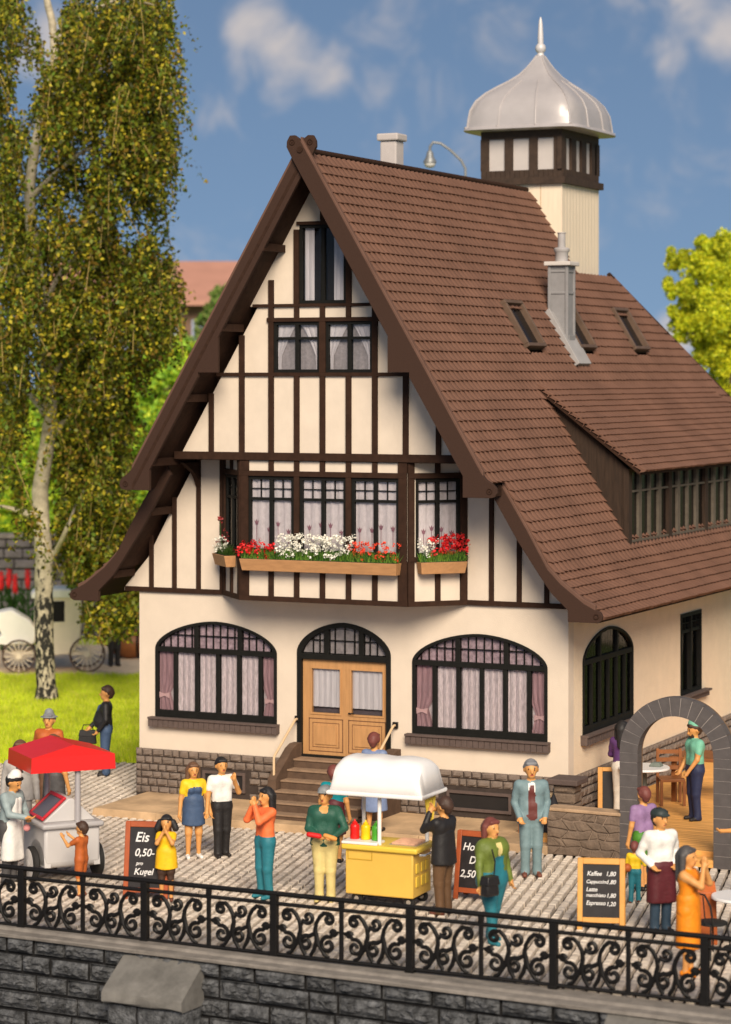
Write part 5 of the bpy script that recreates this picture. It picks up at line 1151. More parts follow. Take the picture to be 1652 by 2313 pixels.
a_board('chalk_board', 'red-brown framed chalk board reading Eis 0,50- Kugel', (-3.72, -7.62, 0), -9, .68, 1.13, WR, [('Eis', .20, -.19, .84), ('0,50-', .155, -.19, .63), ('pro', .075, -.16, .50), ('Kugel', .135, -.19, .36)])
a_board('chalk_board', 'red-brown framed chalk board reading Hot Dog behind the woman in dungarees', (.70, -5.62, 0), -26, .60, 1.0, WR, [('Hot', .155, -.20, .72), ('Dog', .155, -.09, .53), ('2,50', .15, -.22, .33)])
a_board('chalk_board', 'orange wooden chalk board with coffee price list', (3.05, -6.72, 0), -8, .66, .98, WO, [('Kaffee', .085, -.20, .745), ('1,80', .085, .06, .745), ('Cappuccino', .068, -.21, .64), ('1,80', .08, .07, .635), ('Latte', .08, -.21, .53), ('macchiato', .07, -.21, .455), ('1,80', .08, .07, .45), ('Espresso', .08, -.21, .345), ('1,20', .08, .07, .335)])
# framed black board leaning on the terrace
o = thing('menu_board', 'orange framed black board leaning behind the low stone wall', 'sign', (.55, .95, .2), math.radians(20)); F_ = FR((0, 0, 0), (1, 0, 0), (0, .2, 1))
f = MB(); bars(f, F_, [(-.35, 0, -.27, .80), (.27, 0, .35, .80), (-.27, .73, .27, .80), (-.27, 0, .27, .07)], 0, .04); f.build('board_frame', WO, o, True, bevel=.006); k = MB(); k.fbox(F_, -.28, .06, .005, .28, .74, .02); k.build('slate', SLATE, o)
# ------------------------------------------------------------------ garden arch, wall, post, deck
ga = thing('stone_arch', 'grey stone garden arch over the terrace entrance', 'arch'); AF = FR((2.535, -1.95, 0), (1, 0, 0))
ro, ri, zs_ = .925, .625, 1.72; b = MB()
def ring(r, n=30): return [(r * math.cos(math.pi * i / n), zs_ + r * math.sin(math.pi * i / n)) for i in range(n + 1)]
core = [(ro - .008, 0)] + ring(ro - .008) + [(-ro + .008, 0), (-ri - .008, 0)] + ring(ri + .008)[::-1] + [(ri + .008, 0)]
b.prism(AF, core, -.27, -.004, 1, msel=2)
gp = .005
for s in (1, -1):
    z = 0; k = 0
    while z < zs_ - .05: h = .196; b.fbox(AF, s * ri if s > 0 else -ro, z + gp, -.2, ro if s > 0 else -ri, min(z + h, zs_) - .001, .0 + random.uniform(-.001, .002)); z += h
nv = 15
for i in range(nv):
    a0, a1 = math.pi * i / nv + .004, math.pi * (i + 1) / nv - .004; q = [(r * math.cos(a), zs_ + r * math.sin(a)) for r, al in ((ri, (a0, a1)), (ro, (a1, a0))) for a in (al if r == ri else al)]
    q = [(ro * math.cos(a0), zs_ + ro * math.sin(a0)), (ro * math.cos((a0 + a1) / 2), zs_ + ro * math.sin((a0 + a1) / 2)), (ro * math.cos(a1), zs_ + ro * math.sin(a1)), (ri * math.cos(a1), zs_ + ri * math.sin(a1)), (ri * math.cos((a0 + a1) / 2), zs_ + ri * math.sin((a0 + a1) / 2)), (ri * math.cos(a0), zs_ + ri * math.sin(a0))]
    b.prism(AF, q, -.2, .0)
b.build('arch_stones', [M_GREY, M_LMORT, M_ARCHIN], ga)
lw = thing('low_stone_wall', 'low rough fieldstone wall joining the grey arch', 'wall'); b = MB(); WF_ = FR((.36, -1.90, 0), (1, -.03, 0))
b.fbox(WF_, 0, 0, -.30, 1.262, .70, -.004, 1)
cols = 9; rws = 5; gx = [[(1.262 * i / cols + (random.uniform(-.045, .045) if 0 < i < cols else 0) + (.07 * (j % 2) if 0 < i < cols else 0), .70 * j / rws + (random.uniform(-.028, .028) if 0 < j < rws else 0)) for i in range(cols + 1)] for j in range(rws + 1)]
for j in range(rws):
    i = 0
    while i < cols:
        w_ = min(random.choice((1, 2, 2, 3)), cols - i); bot = gx[j][i:i + w_ + 1]; top_ = gx[j + 1][i:i + w_ + 1][::-1]; pl_ = bot + top_; cx_ = sum(p[0] for p in pl_) / len(pl_); cz_ = sum(p[1] for p in pl_) / len(pl_)
        sh_ = lambda k, g_: [(cx_ + (x - cx_) * (1 - g_ / max(.05, abs(x - cx_) + .02)), cz_ + (z - cz_) * (1 - g_ / max(.04, abs(z - cz_) + .02))) for x, z in k]
        o_, i_ = sh_(pl_, .010), sh_(pl_, .026); n_ = len(pl_); d_ = random.uniform(.012, .034); bs_ = len(b.v)
        b.v += [tuple(WF_(x, z, 0)) for x, z in o_] + [tuple(WF_(x, z, d_ * .6)) for x, z in o_] + [tuple(WF_(x, z, d_ + random.uniform(-.006, .006))) for x, z in i_] + [tuple(WF_(cx_, cz_, d_ + random.uniform(-.004, .012)))]
        for k in range(n_):
            q_ = (k + 1) % n_
            for r_ in (0, 1): b.f.append((bs_ + r_ * n_ + k, bs_ + r_ * n_ + q_, bs_ + r_ * n_ + n_ + q_, bs_ + r_ * n_ + n_ + k)); b.m.append(0)
            b.f.append((bs_ + 2 * n_ + k, bs_ + 2 * n_ + q_, bs_ + 3 * n_)); b.m.append(0)
        i += w_
b.build('masonry', [M_FIELD, M_FIELDM], lw); b = MB(); b.fbox(WF_, -.02, .70, -.32, 1.268, .755, .035); b.build('capping', pm('tan_capping_stone', (.42, .28, .17), .9, .25, 4, .01, 40), lw, bevel=.015)
gpst = thing('stone_post', 'short dark fieldstone gate post with flat cap at the house corner', 'post'); b = MB(); px, py = .22, -.62
b.box(px - .17, py - .17, 0, px + .17, py + .17, .94, 1)
for F2 in (FR((px - .18, py - .17, 0), (1, 0, 0)), FR((px + .17, py - .18, 0), (0, 1, 0))):
    z = .94
    for hr in (.14, .17, .13, .16, .15, .17): b.stone(F2, .0, z - hr + .006, .36, z - .006, .02, .02, .012, 0, 4, 3, .01); z -= hr
b.build('post_shaft', [M_FIELD, M_MORTAR], gpst); b = MB(); b.box(px - .27, py - .27, .94, px + .27, py + .27, 1.04); b.build('post_cap', M_SILL, gpst, bevel=.02)
dk = MB(); i = 0; y = -1.62
while y < 9: dk.box(.03, y + .006, .11, 6.5, y + .142, .20 + random.uniform(-.002, .002)); y += .148
dk.box(.03, -1.6, -.02, 6.5, 9, .16, 1); dk.box(1.7, -1.93, .0, 3.4, -1.63, .12); dk.box(3.48, -1.99, -.02, 6.6, -1.64, .20, 2)
d_ = dk.build('deck', [M_DECK, M_DECKG, M_FIELD], bevel=.004); tag(d_, kind='structure')
# ------------------------------------------------------------------ terrace furniture
def pedestal_table(label, loc, r, h, top, leg, name='round_table'):
    o = thing(name, label, 'table', loc); t = MB(); t.lathe([(r * .96, h - .045), (r, h - .035), (r, h - .01), (r * .98, h)], (0, 0, 0), 36); t.build('table_top', top, o, True)
    t = MB(); t.lathe([(.055, .04), (.055, h - .045)], (0, 0, 0), 14); t.build('table_leg', leg, o, True); t = MB(); t.lathe([(.26, 0), (.26, .015), (.08, .05), (.05, .06)], (0, 0, 0), 24); t.build('table_foot', leg, o, True); return o
GLEG = pm('grey_green_leg', (.11, .115, .095), .6, .1)
tq = (1.02, .92, .2); pedestal_table('white table on a grey pillar leg seen through the arch', tq, .44, .86, WP, GLEG)
b = soft_box(.22, .22, .07, .6); o = b.build('flat_hat', pm('grey_green_cloth', (.17, .19, .16), .8, .2, 20), None, True, bevel=.02); o.location = (tq[0] + .18, tq[1] + .12, 1.06); tag(o, 'grey-green hat lying on the white table under the arch', 'hat')
DW = pm('dark_table_wood', (.24, .085, .025), .5, .2, 6)
o = thing('wooden_table', 'brown wooden table on the terrace behind the bearded man', 'table', (1.45, 3.1, .2)); t = MB(); t.box(-.55, -.5, .74, .55, .5, .80); t.build('table_top', DW, o, bevel=.01)
for x in (-.48, .48):
    for y in (-.42, .42): t = MB(); t.box(x - .04, y - .04, 0, x + .04, y + .04, .74); t.build('leg', DW, o)
o = thing('wooden_chair', 'brown wooden chair beside the terrace table', 'chair', (1.02, 2.35, .2), .5); t = MB(); t.box(-.22, -.22, .42, .22, .22, .47); t.build('seat', DW, o, bevel=.006); t = MB(); [t.box(-.2, .19, z, .2, .22, z + .07) for z in (.58, .72, .86)]; t.build('backrest', DW, o)
for x in (-.2, .2):
    for y, h in ((-.2, .42), (.2, .95)): t = MB(); t.box(x - .025, y - .025, 0, x + .025, y + .025, h); t.build('leg', DW, o)
o = thing('side_table', 'small tan topped table beside the stone post', 'table', (-.28, -.78, .125)); t = MB(); t.box(-.26, -.24, .58, .26, .24, .64); t.build('table_top', pm('tan_table_top', (.50, .36, .22), .7, .15, 4), o, bevel=.01)
for x in (-.2, .2):
    for y in (-.18, .18): t = MB(); t.box(x - .03, y - .03, 0, x + .03, y + .03, .58); t.build('leg', DW, o)
# dark draped folding chair by the post
o = thing('folded_parasol', 'black folded cover leaning beside the stone post', 'cover', (.12, -1.0, .0)); t = MB(); t.lathe([(.20, 0), (.21, .25), (.14, .45), (.06, .70), (.02, .80)], (0, 0, 0), 14); t.build('cover_cloth', pm('black_cloth', (.012, .011, .014), .8, .2, 8), o, True); t = MB(); t.lathe([(.012, .78), (.012, .9), (.004, .92)], (0, 0, 0), 8); t.build('tip', RUB, o)
# bistro table and chairs at the right edge
pedestal_table('white oval topped bistro table with black base at the lower right', (5.22, -7.15, 0), .42, .72, WP, RUB, 'bistro_table')
def bistro_chair(label, loc, rz_, grp):
    o = thing('bistro_chair', label, 'chair', loc, rz_, grp); t = MB(); t.lathe([(.19, .43), (.21, .44), (.21, .46), (.18, .47)], (0, 0, 0), 24); t.build('seat', RUB, o, True)
    t = MB(); t.tube([(-.19, .14, .45), (-.20, .20, .72), (-.12, .23, .86), (.12, .23, .86), (.20, .20, .72), (.19, .14, .45)], .014, 8); t.tube([(-.1, .2, .47), (-.08, .225, .84)], .009, 6); t.tube([(.1, .2, .47), (.08, .225, .84)], .009, 6); t.build('backrest', RUB, o, True)
    for x, y in ((-.14, -.14), (.14, -.14), (-.14, .14), (.14, .14)): t = MB(); t.tube([(x, y, .44), (x * 1.35, y * 1.35, 0)], .012, 6); t.build('leg', RUB, o, True)
bistro_chair('black metal bistro chair in front of the white oval table', (4.98, -7.75, 0), 2.6, 'black bistro chairs'); bistro_chair('black metal bistro chair behind the white oval table', (5.10, -6.15, 0), .2, 'black bistro chairs')
o = thing('paper_bag', 'tall rust brown folded bag standing behind the woman in orange', 'bag', (4.62, -7.05, 0), .5); t = MB(); t.hexa([(-.19, -.14, 0), (.19, -.14, 0), (.19, .14, 0), (-.19, .14, 0), (-.17, -.13, .72), (.17, -.13, .72), (.17, .13, .72), (-.17, .13, .72)]); t.build('bag_body', P_['rust'], o, bevel=.015); t = MB(); t.hexa([(-.17, -.13, .72), (.17, -.13, .72), (.17, .13, .72), (-.17, .13, .72), (-.17, -.005, .84), (.17, -.005, .84), (.17, .005, .84), (-.17, .005, .84)]); t.build('folded_top', P_['rust'], o)
# ------------------------------------------------------------------ flower boxes
GRN = [pm('box_leaf_' + n, c, .6, .25, 20, trans=.25) for n, c in (('mid', (.085, .20, .02)), ('dark', (.03, .09, .012)), ('light', (.16, .28, .03)))]
FRED = pm('red_blossom', (.62, .012, .014), .5, .25, 30); FORG = pm('orange_red_blossom', (.70, .05, .015), .5, .2, 30); FWH = pm('white_blossom', (.80, .77, .66), .6, .08, 30); FDR = pm('dark_red_blossom', (.26, .02, .02), .5, .2, 30)
def blossom(b, c, r, m, n=7):
    c = Vector(c)
    for i in range(n):
        d = Vector((random.gauss(0, 1), random.gauss(0, 1), random.gauss(.3, .8))).normalized(); u = d.orthogonal().normalized(); w = d.cross(u); q = c + d * r * random.uniform(.2, .9); s = r * random.uniform(.45, .8)
        b.face([q - u * s * .5, q + d * s * .3 - w * s * .5, q + u * s * .5 + d * s * .2, q + d * s * .3 + w * s * .5], m)
def grassy(b, fr, u0, u1, z, n, h):
    for i in range(n):
        u = random.uniform(u0, u1); d = random.uniform(.03, .17); p = fr(u, z, d); t = p + Vector((random.gauss(0, .05), random.gauss(0, .05), h * random.uniform(.4, 1.1))); s = fr.u * random.uniform(.006, .012)
        b.face([p - s, p + s, t], random.randint(0, 2))
def flower_box(label, fr, u0, u1, z0, z1, plan, d0=.06):
    o = thing('flower_box', label, 'flower box', (0, 0, 0), 0, 'wooden flower boxes under the bay window'); t = MB()
    t.hexa([fr(u0 + .03, z0, d0), fr(u1 - .03, z0, d0), fr(u1 - .03, z0, d0 + .17), fr(u0 + .03, z0, d0 + .17), fr(u0, z1, d0), fr(u1, z1, d0), fr(u1, z1, d0 + .22), fr(u0, z1, d0 + .22)][::1]); t.f = [f[::-1] for f in t.f]
    t.build('trough', M_BOXW, o, bevel=.006); e = MB(); e.fbox(fr, u0 + .02, z1 - .02, d0 + .02, u1 - .02, z1 + .006, d0 + .2); e.build('soil', M_DARK, o)
    F2 = FR(fr(0, 0, d0), fr.u); g_ = MB(); grassy(g_, F2, u0 + .02, u1 - .02, z1, int(620 * (u1 - u0)), .20); g_.build('foliage', GRN, o)
    for a, b_, m, hmin, hmax, n, r in plan:
        f = MB(); st_ = MB()
        for i in range(n):
            c = F2(random.uniform(a, b_), z1 + random.uniform(hmin, hmax), random.uniform(.0, .22)); blossom(f, c, r * random.uniform(.7, 1.2), 0, 9)
        f.build('blossoms', m, o)
    return o
flower_box('long wooden flower box with red, white and red flowers under the bay', BF[1], .10, 3.12, 4.315, 4.52, [(.04, .80, FRED, .03, .27, 46, .068), (.82, 2.24, FWH, .05, .44, 190, .052), (2.16, 3.12, FORG, .04, .33, 56, .052), (.1, .8, FDR, .2, .33, 6, .035)])
flower_box('short wooden flower box with few white flowers left of the bay', BF[0], .18, .98, 4.34, 4.54, [(.2, .6, FWH, .05, .30, 30, .045), (.4, .9, FDR, .2, .45, 8, .04)])
flower_box('short wooden flower box full of bright red flowers right of the bay', BF[2], .14, 1.0, 4.34, 4.54, [(.36, 1.04, FRED, .12, .46, 60, .07), (.15, .5, FWH, .1, .38, 26, .05)])
t = MB(); p = BF[0](.50, 4.54, .15); t.tube([p, p + Vector((-.05, -.02, .3)), p + Vector((-.06, -.03, .60))], .008, 5); blossom(t, p + Vector((-.06, -.03, .62)), .07, 1, 16); o = t.build('tall_red_flower', [GRN[1], FDR]); tag(o, 'single tall dark red flower rising from the box left of the bay', 'flower')
# ================================================================== BACKGROUND
CRM = pm('cream_coachwork', (.84, .72, .54), .5, .06, 3); CRW = pm('white_coach_roof', (.90, .86, .78), .45, .04, 3)
co = thing('horse_carriage', 'cream closed horse carriage with large spoked wheels behind the birch', 'carriage', tuple(at(112, 1486, 66.8).xy) + (0,), A + math.radians(8))
b = MB(); CF = FR((0, -.52, 0), (1, 0, 0)); b.prism(CF, [(-.36, .55), (.10, .42), (.62, .50), (.76, .8), (.80, 1.20), (.80, 1.95), (-.40, 1.95), (-.42, 1.2)], -1.04, 0); b.build('coach_body', CRM, co, True, bevel=.04)
b = MB(); b.prism(CF, [(-.52, 1.93), (.92, 1.93), (.86, 2.08), (.6, 2.16), (-.2, 2.16), (-.46, 2.08)], -1.10, .06); b.build('coach_roof', CRW, co, True, bevel=.05)
b = MB(); b.fbox(CF, .02, 1.30, .001, .36, 1.84, .012); b.build('coach_window', M_DARK, co)
b = MB(); b.prism(CF, [(-.40, .72), (-.36, 1.1), (-.55, 1.35), (-1.0, 1.62), (-1.35, 1.55), (-1.40, 1.25), (-1.25, .95), (-1.5, .85), (-1.42, .74), (-1.0, .68)], -.95, -.08); b.build('driver_seat', CRW, co, True, bevel=.08)
def spoked(x, y, r):
    t = MB(); t.tube([(x + r * math.cos(i * .2618), y, r + r * math.sin(i * .2618)) for i in range(25)], .024, 8); w_ = t.build('wheel', pm('dark_tyre', (.09, .055, .04), .6, .1), co, True); t = MB()
    for i in range(16): t.tube([(x, y, r), (x + r * math.cos(i * .3927), y, r + r * math.sin(i * .3927))], .012, 6)
    t.lathe([(.07, -.07), (.07, .07)], (x, y, r), 12, ax=(0, 1, 0)); t.build('spokes', CRM, w_, True)
for y in (-.62, .62): spoked(-.82, y, .42); spoked(.95, y, .45)
t = MB(); t.box(-1.0, -.5, .45, 1.0, .5, .52); t.tube([(-.82, -.62, .42), (-.82, .62, .42)], .03, 6); t.tube([(.95, -.62, .45), (.95, .62, .45)], .03, 6); t.build('undercarriage', CRM, co)
for (x, y, D_, lb) in ((288, 1452, 69.5, 'brown wooden barrel lying near the garden wall'), ):
    p = at(x, y, D_); o = thing('wooden_barrel', lb, 'barrel', (p.x, p.y, 0)); t = MB(); t.lathe([(.30, -.42), (.38, -.2), (.41, 0), (.38, .2), (.30, .42)], (0, 0, .41), 20, ax=(.9, .4, 0)); t.build('barrel_body', DW, o, True); t = MB(); [t.lathe([(.385, -.03), (.40, 0), (.385, .03)], Vector((0, 0, .41)) + Vector((.9, .4, 0)).normalized() * q, 20, ax=(.9, .4, 0)) for q in (-.25, .25)]; t.build('hoops', M_IRON, o)
# garden wall
a = at(-250, 1440, 75.5); a.z = 0; gw = thing('garden_wall', 'dark grey block garden wall behind the carriage', 'wall'); WF2 = FR(a, RT); b = MB(); b.fbox(WF2, 0, 0, -.4, 12, 2.9, -.02, 1); z = 2.9
while z > .1:
    u = 0
    while u < 11.9: l = random.uniform(.5, .9); b.stone(WF2, u + .015, z - .30 + .015, min(12, u + l) - .015, z - .015, .02, .03, .015, 0, 3, 3, .01); u += l
    z -= .31
b.build('masonry', [pm('grey_wall_block', (.14, .125, .125), .9, .3, 3), M_QJ], gw); b = MB(); b.fbox(WF2, 0, 2.9, -.5, 12, 3.03, .1); b.build('capping', M_COPE, gw)
# tall red flower spikes in front of the wall
RSP = pm('red_flower_spike', (.60, .015, .015), .6, .15, 20)
for i, (x, y, lb) in enumerate(((3, 1290, 'red flower spike at the left picture edge before the garden wall'), (20, 1285, 'tallest red flower spike before the garden wall'), (34, 1296, 'shorter red flower spike right of the tallest one'), (62, 1285, 'red flower spike just left of the birch trunk'))):
    p = at(x, y, 71.5); o = thing('flower_spike', lb, 'flower', (p.x, p.y, 0), 0, 'red flower spikes by the garden wall'); t = MB(); t.tube([(0, 0, 0), (.02, 0, p.z * .5), (0, 0, p.z - .2)], .03, 6)
    for k in range(40): zz = random.uniform(.1, p.z - .4); a_ = random.uniform(0, 6.28); l = .35; t.face([(0, 0, zz), (math.cos(a_) * l * .6, math.sin(a_) * l * .6, zz + .1), (math.cos(a_ + .25) * l, math.sin(a_ + .25) * l, zz + .32)])
    t.build('stalk', GRN[1], o); t = MB(); t.lathe([(.02, -.26), (.06, -.2), (.075, -.1), (.055, .08), (.03, .18), (.01, .26)], (0, 0, p.z), 10); f_ = t
    for k in range(90): zz = random.uniform(-.28, .26); r = .08 * (1 - abs(zz) * 1.6); blossom(t, (math.cos(k * 2.4) * r, math.sin(k * 2.4) * r, p.z + zz), .045, 0, 3)
    t.build('blossom', RSP, o)
# house far behind with a salmon roof
p = at(330, 745, 112); fh = thing('far_house', 'far timber house with a salmon red roof behind the trees', 'house', (p.x, p.y, 0), A); L_ = 14
b = MB(); b.box(-4, 0, 0, L_, 8, 11.0); b.build('walls', pm('brown_far_wall', (.17, .10, .065), .9, .15, 1), fh)
b = MB(); FF = FR((0, 0, 0), (0, 1, 0)); b.prism(FF, [(-.9, 11.0), (4, 12.95), (8.9, 11.0), (8.9, 10.8), (-.9, 10.8)], -4.6, L_ + .6); b.build('roof', pm('salmon_roof', (.42, .21, .15), .7, .1, 1), fh)
for i in range(5):
    x = -1.5 + i * 1.7; f = MB(); f.box(x, -.06, 8.5, x + 1.1, .02, 10.2); fo = f.build('window', pm('pale_blue_frame', (.30, .32, .42), .6, .1), fh); k = MB(); [k.box(x + .08 + q * .34, -.08, 8.6, x + .34 + q * .34, -.061, 10.1) for q in range(3)]; k.build('panes', pm('blue_grey_pane', (.16, .18, .26), .3, .1), fo)
# curved street lamp behind the ridge
lp = thing('street_lamp', 'grey gooseneck street lamp behind the roof ridge', 'lamp', tuple(at(1034, 430, 62).xy) + (0,)); q0 = lp.location.copy(); b = MB(); b.lathe([(.10, 0), (.07, .6), (.05, 3), (.04, 12.2)], (0, 0, 0), 10); M_LP = pm('grey_lamp_metal', (.22, .225, .225), .45, .08, metal=.3); b.build('post', M_LP, lp, True)
rel = lambda x, y: at(x, y, 62) - q0
b = MB(); b.tube([(0, 0, 12.15), rel(1034, 375), rel(1025, 357), rel(1000, 333), rel(978, 318), rel(962, 316), rel(955, 326), rel(955, 340)], .034, 8); b.build('neck', M_LP, lp, True)
c = rel(955, 340); b = MB(); b.lathe([(.05, .06), (.08, .0), (.10, -.1), (.16, -.2), (.16, -.24)], c, 16); b.build('lamp_shade', M_LP, lp, True); b = MB(); b.lathe([(.03, -.36), (.10, -.34), (.14, -.28), (.14, -.235)], c, 16); b.build('lamp_globe', pm('white_globe', (.62, .60, .56), .3, .05), lp, True)
# ------------------------------------------------------------------ trees
def leaf_mesh(name, C, size, mats, probs, parent, droop=0.0, asp=1.5):
    C = np.asarray(C, float); n = len(C); d = RNG.normal(0, 1, (n, 3)); d[:, 2] -= droop; d /= np.linalg.norm(d, axis=1)[:, None]; r = RNG.normal(0, 1, (n, 3)); u = np.cross(d, r); u /= np.linalg.norm(u, axis=1)[:, None]; s = size * RNG.uniform(.6, 1.3, n)[:, None]
    v = np.stack([C - d * s * asp * .5, C + u * s * .5 - d * s * .1, C + d * s * asp * .5, C - u * s * .5 - d * s * .1], 1)
    me = bpy.data.meshes.new(name); me.vertices.add(4 * n); me.vertices.foreach_set('co', v.astype(np.float32).ravel()); me.loops.add(4 * n); me.loops.foreach_set('vertex_index', np.arange(4 * n, dtype=np.int32)); me.polygons.add(n); me.polygons.foreach_set('loop_start', np.arange(0, 4 * n, 4, dtype=np.int32))
    for m in mats: me.materials.append(m)
    me.polygons.foreach_set('material_index', RNG.choice(len(mats), n, p=probs).astype(np.int32)); me.update(calc_edges=True); me.validate()
    o = bpy.data.objects.new(name, me); COL.objects.link(o); o.parent = parent; return o
LFM = lambda n, c, t=.35: pm('leaf_' + n, c, .55, .3, 1.5, trans=t)
BL = [LFM('olive', (.185, .21, .015)), LFM('dark_olive', (.055, .06, .007)), LFM('yellow_olive', (.52, .43, .03)), LFM('brown_olive', (.26, .16, .02)), LFM('mid_green', (.13, .21, .018))]  # dark olive share paints in crown shadow, yellow olive the highlights
bt = thing('birch_tree', 'tall weeping birch with white and black bark left of the house', 'tree', tuple(at(103, 1557, 60).xy) + (0,)); b0 = bt.location.copy()
BARK = pm('birch_bark', (.44, .38, .27), .85, .35, 6, .02, 20)
def birchify():
    m = BARK; t = m.node_tree; bs = t.nodes['Principled BSDF']; lk = bs.inputs['Base Color'].links[0]; src = lk.from_socket; c = N(t, 'ShaderNodeTexCoord')
    mp = N(t, 'ShaderNodeMapping'); mp.inputs['Scale'].default_value = (1, 1, .55); t.links.new(c.outputs['Object'], mp.inputs[0])
    n1 = N(t, 'ShaderNodeTexNoise', i_2=9.0, i_3=6, i_4=.65); t.links.new(mp.outputs[0], n1.inputs[0]); sp = N(t, 'ShaderNodeSeparateXYZ'); t.links.new(c.outputs['Object'], sp.inputs[0])
    th = N(t, 'ShaderNodeMapRange'); th.inputs[1].default_value = 2.2; th.inputs[2].default_value = 3.7; th.inputs[3].default_value = .465; th.inputs[4].default_value = .67; t.links.new(sp.outputs[2], th.inputs[0])
    sb = N(t, 'ShaderNodeMath', operation='SUBTRACT'); L(t, n1, 0, sb, 0); L(t, th, 0, sb, 1); mr = N(t, 'ShaderNodeMapRange'); mr.inputs[1].default_value = -.01; mr.inputs[2].default_value = .03; L(t, sb, 0, mr, 0)
    mx = N(t, 'ShaderNodeMix', data_type='RGBA'); mx.inputs['B'].default_value = (.022, .02, .016, 1); L(t, mr, 0, mx, 0); t.links.new(src, mx.inputs['A']); t.links.new(mx.outputs['Result'], bs.inputs['Base Color'])
birchify()
def bpt(x, y, D=60): return at(x, y, D) - b0
trk = [(104, 1570), (102, 1500), (99, 1420), (98, 1320), (97, 1240), (93, 1160), (90, 1090), (103, 1000), (112, 930), (108, 860), (104, 780), (96, 690), (82, 590), (70, 500), (66, 420), (78, 330), (100, 230), (120, 140), (118, 60), (105, 0), (100, -90)]
def smoothpts(p, n=4):
    out = []
    for i in range(len(p) - 1):
        p0, p1, p2, p3 = p[max(0, i - 1)], p[i], p[i + 1], p[min(len(p) - 1, i + 2)]
        for k in range(n): t = k / n; out.append(.5 * ((2 * p1) + (p2 - p0) * t + (2 * p0 - 5 * p1 + 4 * p2 - p3) * t * t + (3 * p1 - p0 - 3 * p2 + p3) * t ** 3))
    return out + [p[-1]]
def limb(mb, pts, r0, r1, seg=12):
    pts = smoothpts(pts); n = len(pts); mb.tube([p + Vector((random.gauss(0, .006), random.gauss(0, .006), 0)) for p in pts], [(r0 + (r1 - r0) * i / (n - 1)) * random.uniform(.94, 1.06) for i in range(n)], seg)
t = MB(); base = [bpt(x, y) for x, y in trk]; base[0].z = -.1; limb(t, base, .245, .075)
t.lathe([(.36, -.05), (.29, .1), (.25, .35)], (base[0].x, base[0].y, 0), 14)
tr = t.build('trunk', BARK, bt, True)
t = MB(); LIMBS = [[(92, 1150), (60, 1140), (20, 1128), (-30, 1120)], [(97, 1240), (125, 1225), (150, 1170), (170, 1120)], [(106, 980), (140, 940), (190, 900), (260, 880)], [(108, 850), (160, 780), (240, 730), (330, 700)], [(95, 690), (140, 600), (220, 540), (300, 560)], [(68, 440), (130, 380), (200, 330), (300, 330)], [(82, 310), (150, 220), (230, 150), (330, 110)], [(118, 100), (180, 40), (260, 0), (340, 10)], [(66, 430), (30, 360), (0, 300), (-30, 280)], [(90, 640), (50, 600), (10, 600), (-40, 620)], [(110, 930), (70, 880), (30, 850), (-20, 860)]]
for lb in LIMBS: t = MB(); limb(t, [bpt(x, y, 60 + .5 * i * random.uniform(-1, 1)) for i, (x, y) in enumerate(lb)], .11 if lb[0][1] > 900 else .075, .02, 8); t.build('branch', BARK, bt, True)
CL = [(300, 60, 85, 95, 9), (240, 130, 105, 150, 13), (330, 190, 60, 140, 9), (330, 300, 50, 130, 7), (200, 270, 100, 140, 11), (285, 390, 75, 70, 6), (160, 200, 55, 60, 3), (105, 260, 40, 70, 3), (115, 180, 30, 50, 1.2), (60, 120, 30, 40, .6), (150, 60, 40, 60, 1.5), (375, 330, 16, 60, .5), (392, 640, 10, 40, .35), (340, 470, 26, 26, .5), (10, 60, 45, 110, 4.5), (0, 190, 36, 120, 4.5), (10, 360, 55, 150, 7), (50, 500, 80, 110, 7), (170, 470, 100, 100, 8), (160, 600, 140, 110, 12), (310, 610, 70, 75, 6), (350, 655, 48, 50, 4.2), (230, 730, 120, 90, 9), (340, 715, 48, 40, 3.6), (35, 690, 70, 110, 6), (110, 800, 110, 80, 6), (255, 830, 75, 70, 5), (15, 860, 45, 130, 4), (185, 930, 80, 70, 4.5), (255, 940, 60, 70, 4), (30, 960, 35, 60, 1.5), (200, 1060, 75, 90, 6), (255, 1080, 40, 80, 3), (40, 1060, 22, 50, .7), (215, 1180, 80, 95, 6.5), (250, 1200, 38, 70, 3), (150, 1100, 30, 60, 1.6), (255, 1300, 55, 45, 4), (285, 1310, 35, 40, 2.4), (235, 1365, 40, 26, 1.6), (270, 1370, 28, 26, 1), (205, 1345, 26, 26, .8), (150, 1180, 26, 50, 1.2), (140, 1000, 35, 80, 1.2), (385, 105, 14, 22, .25), (60, 1170, 22, 36, .6), (200, 1255, 50, 36, 2.4)]
tot = 150000; W_ = sum(c[4] for c in CL); pts = []; strands = []
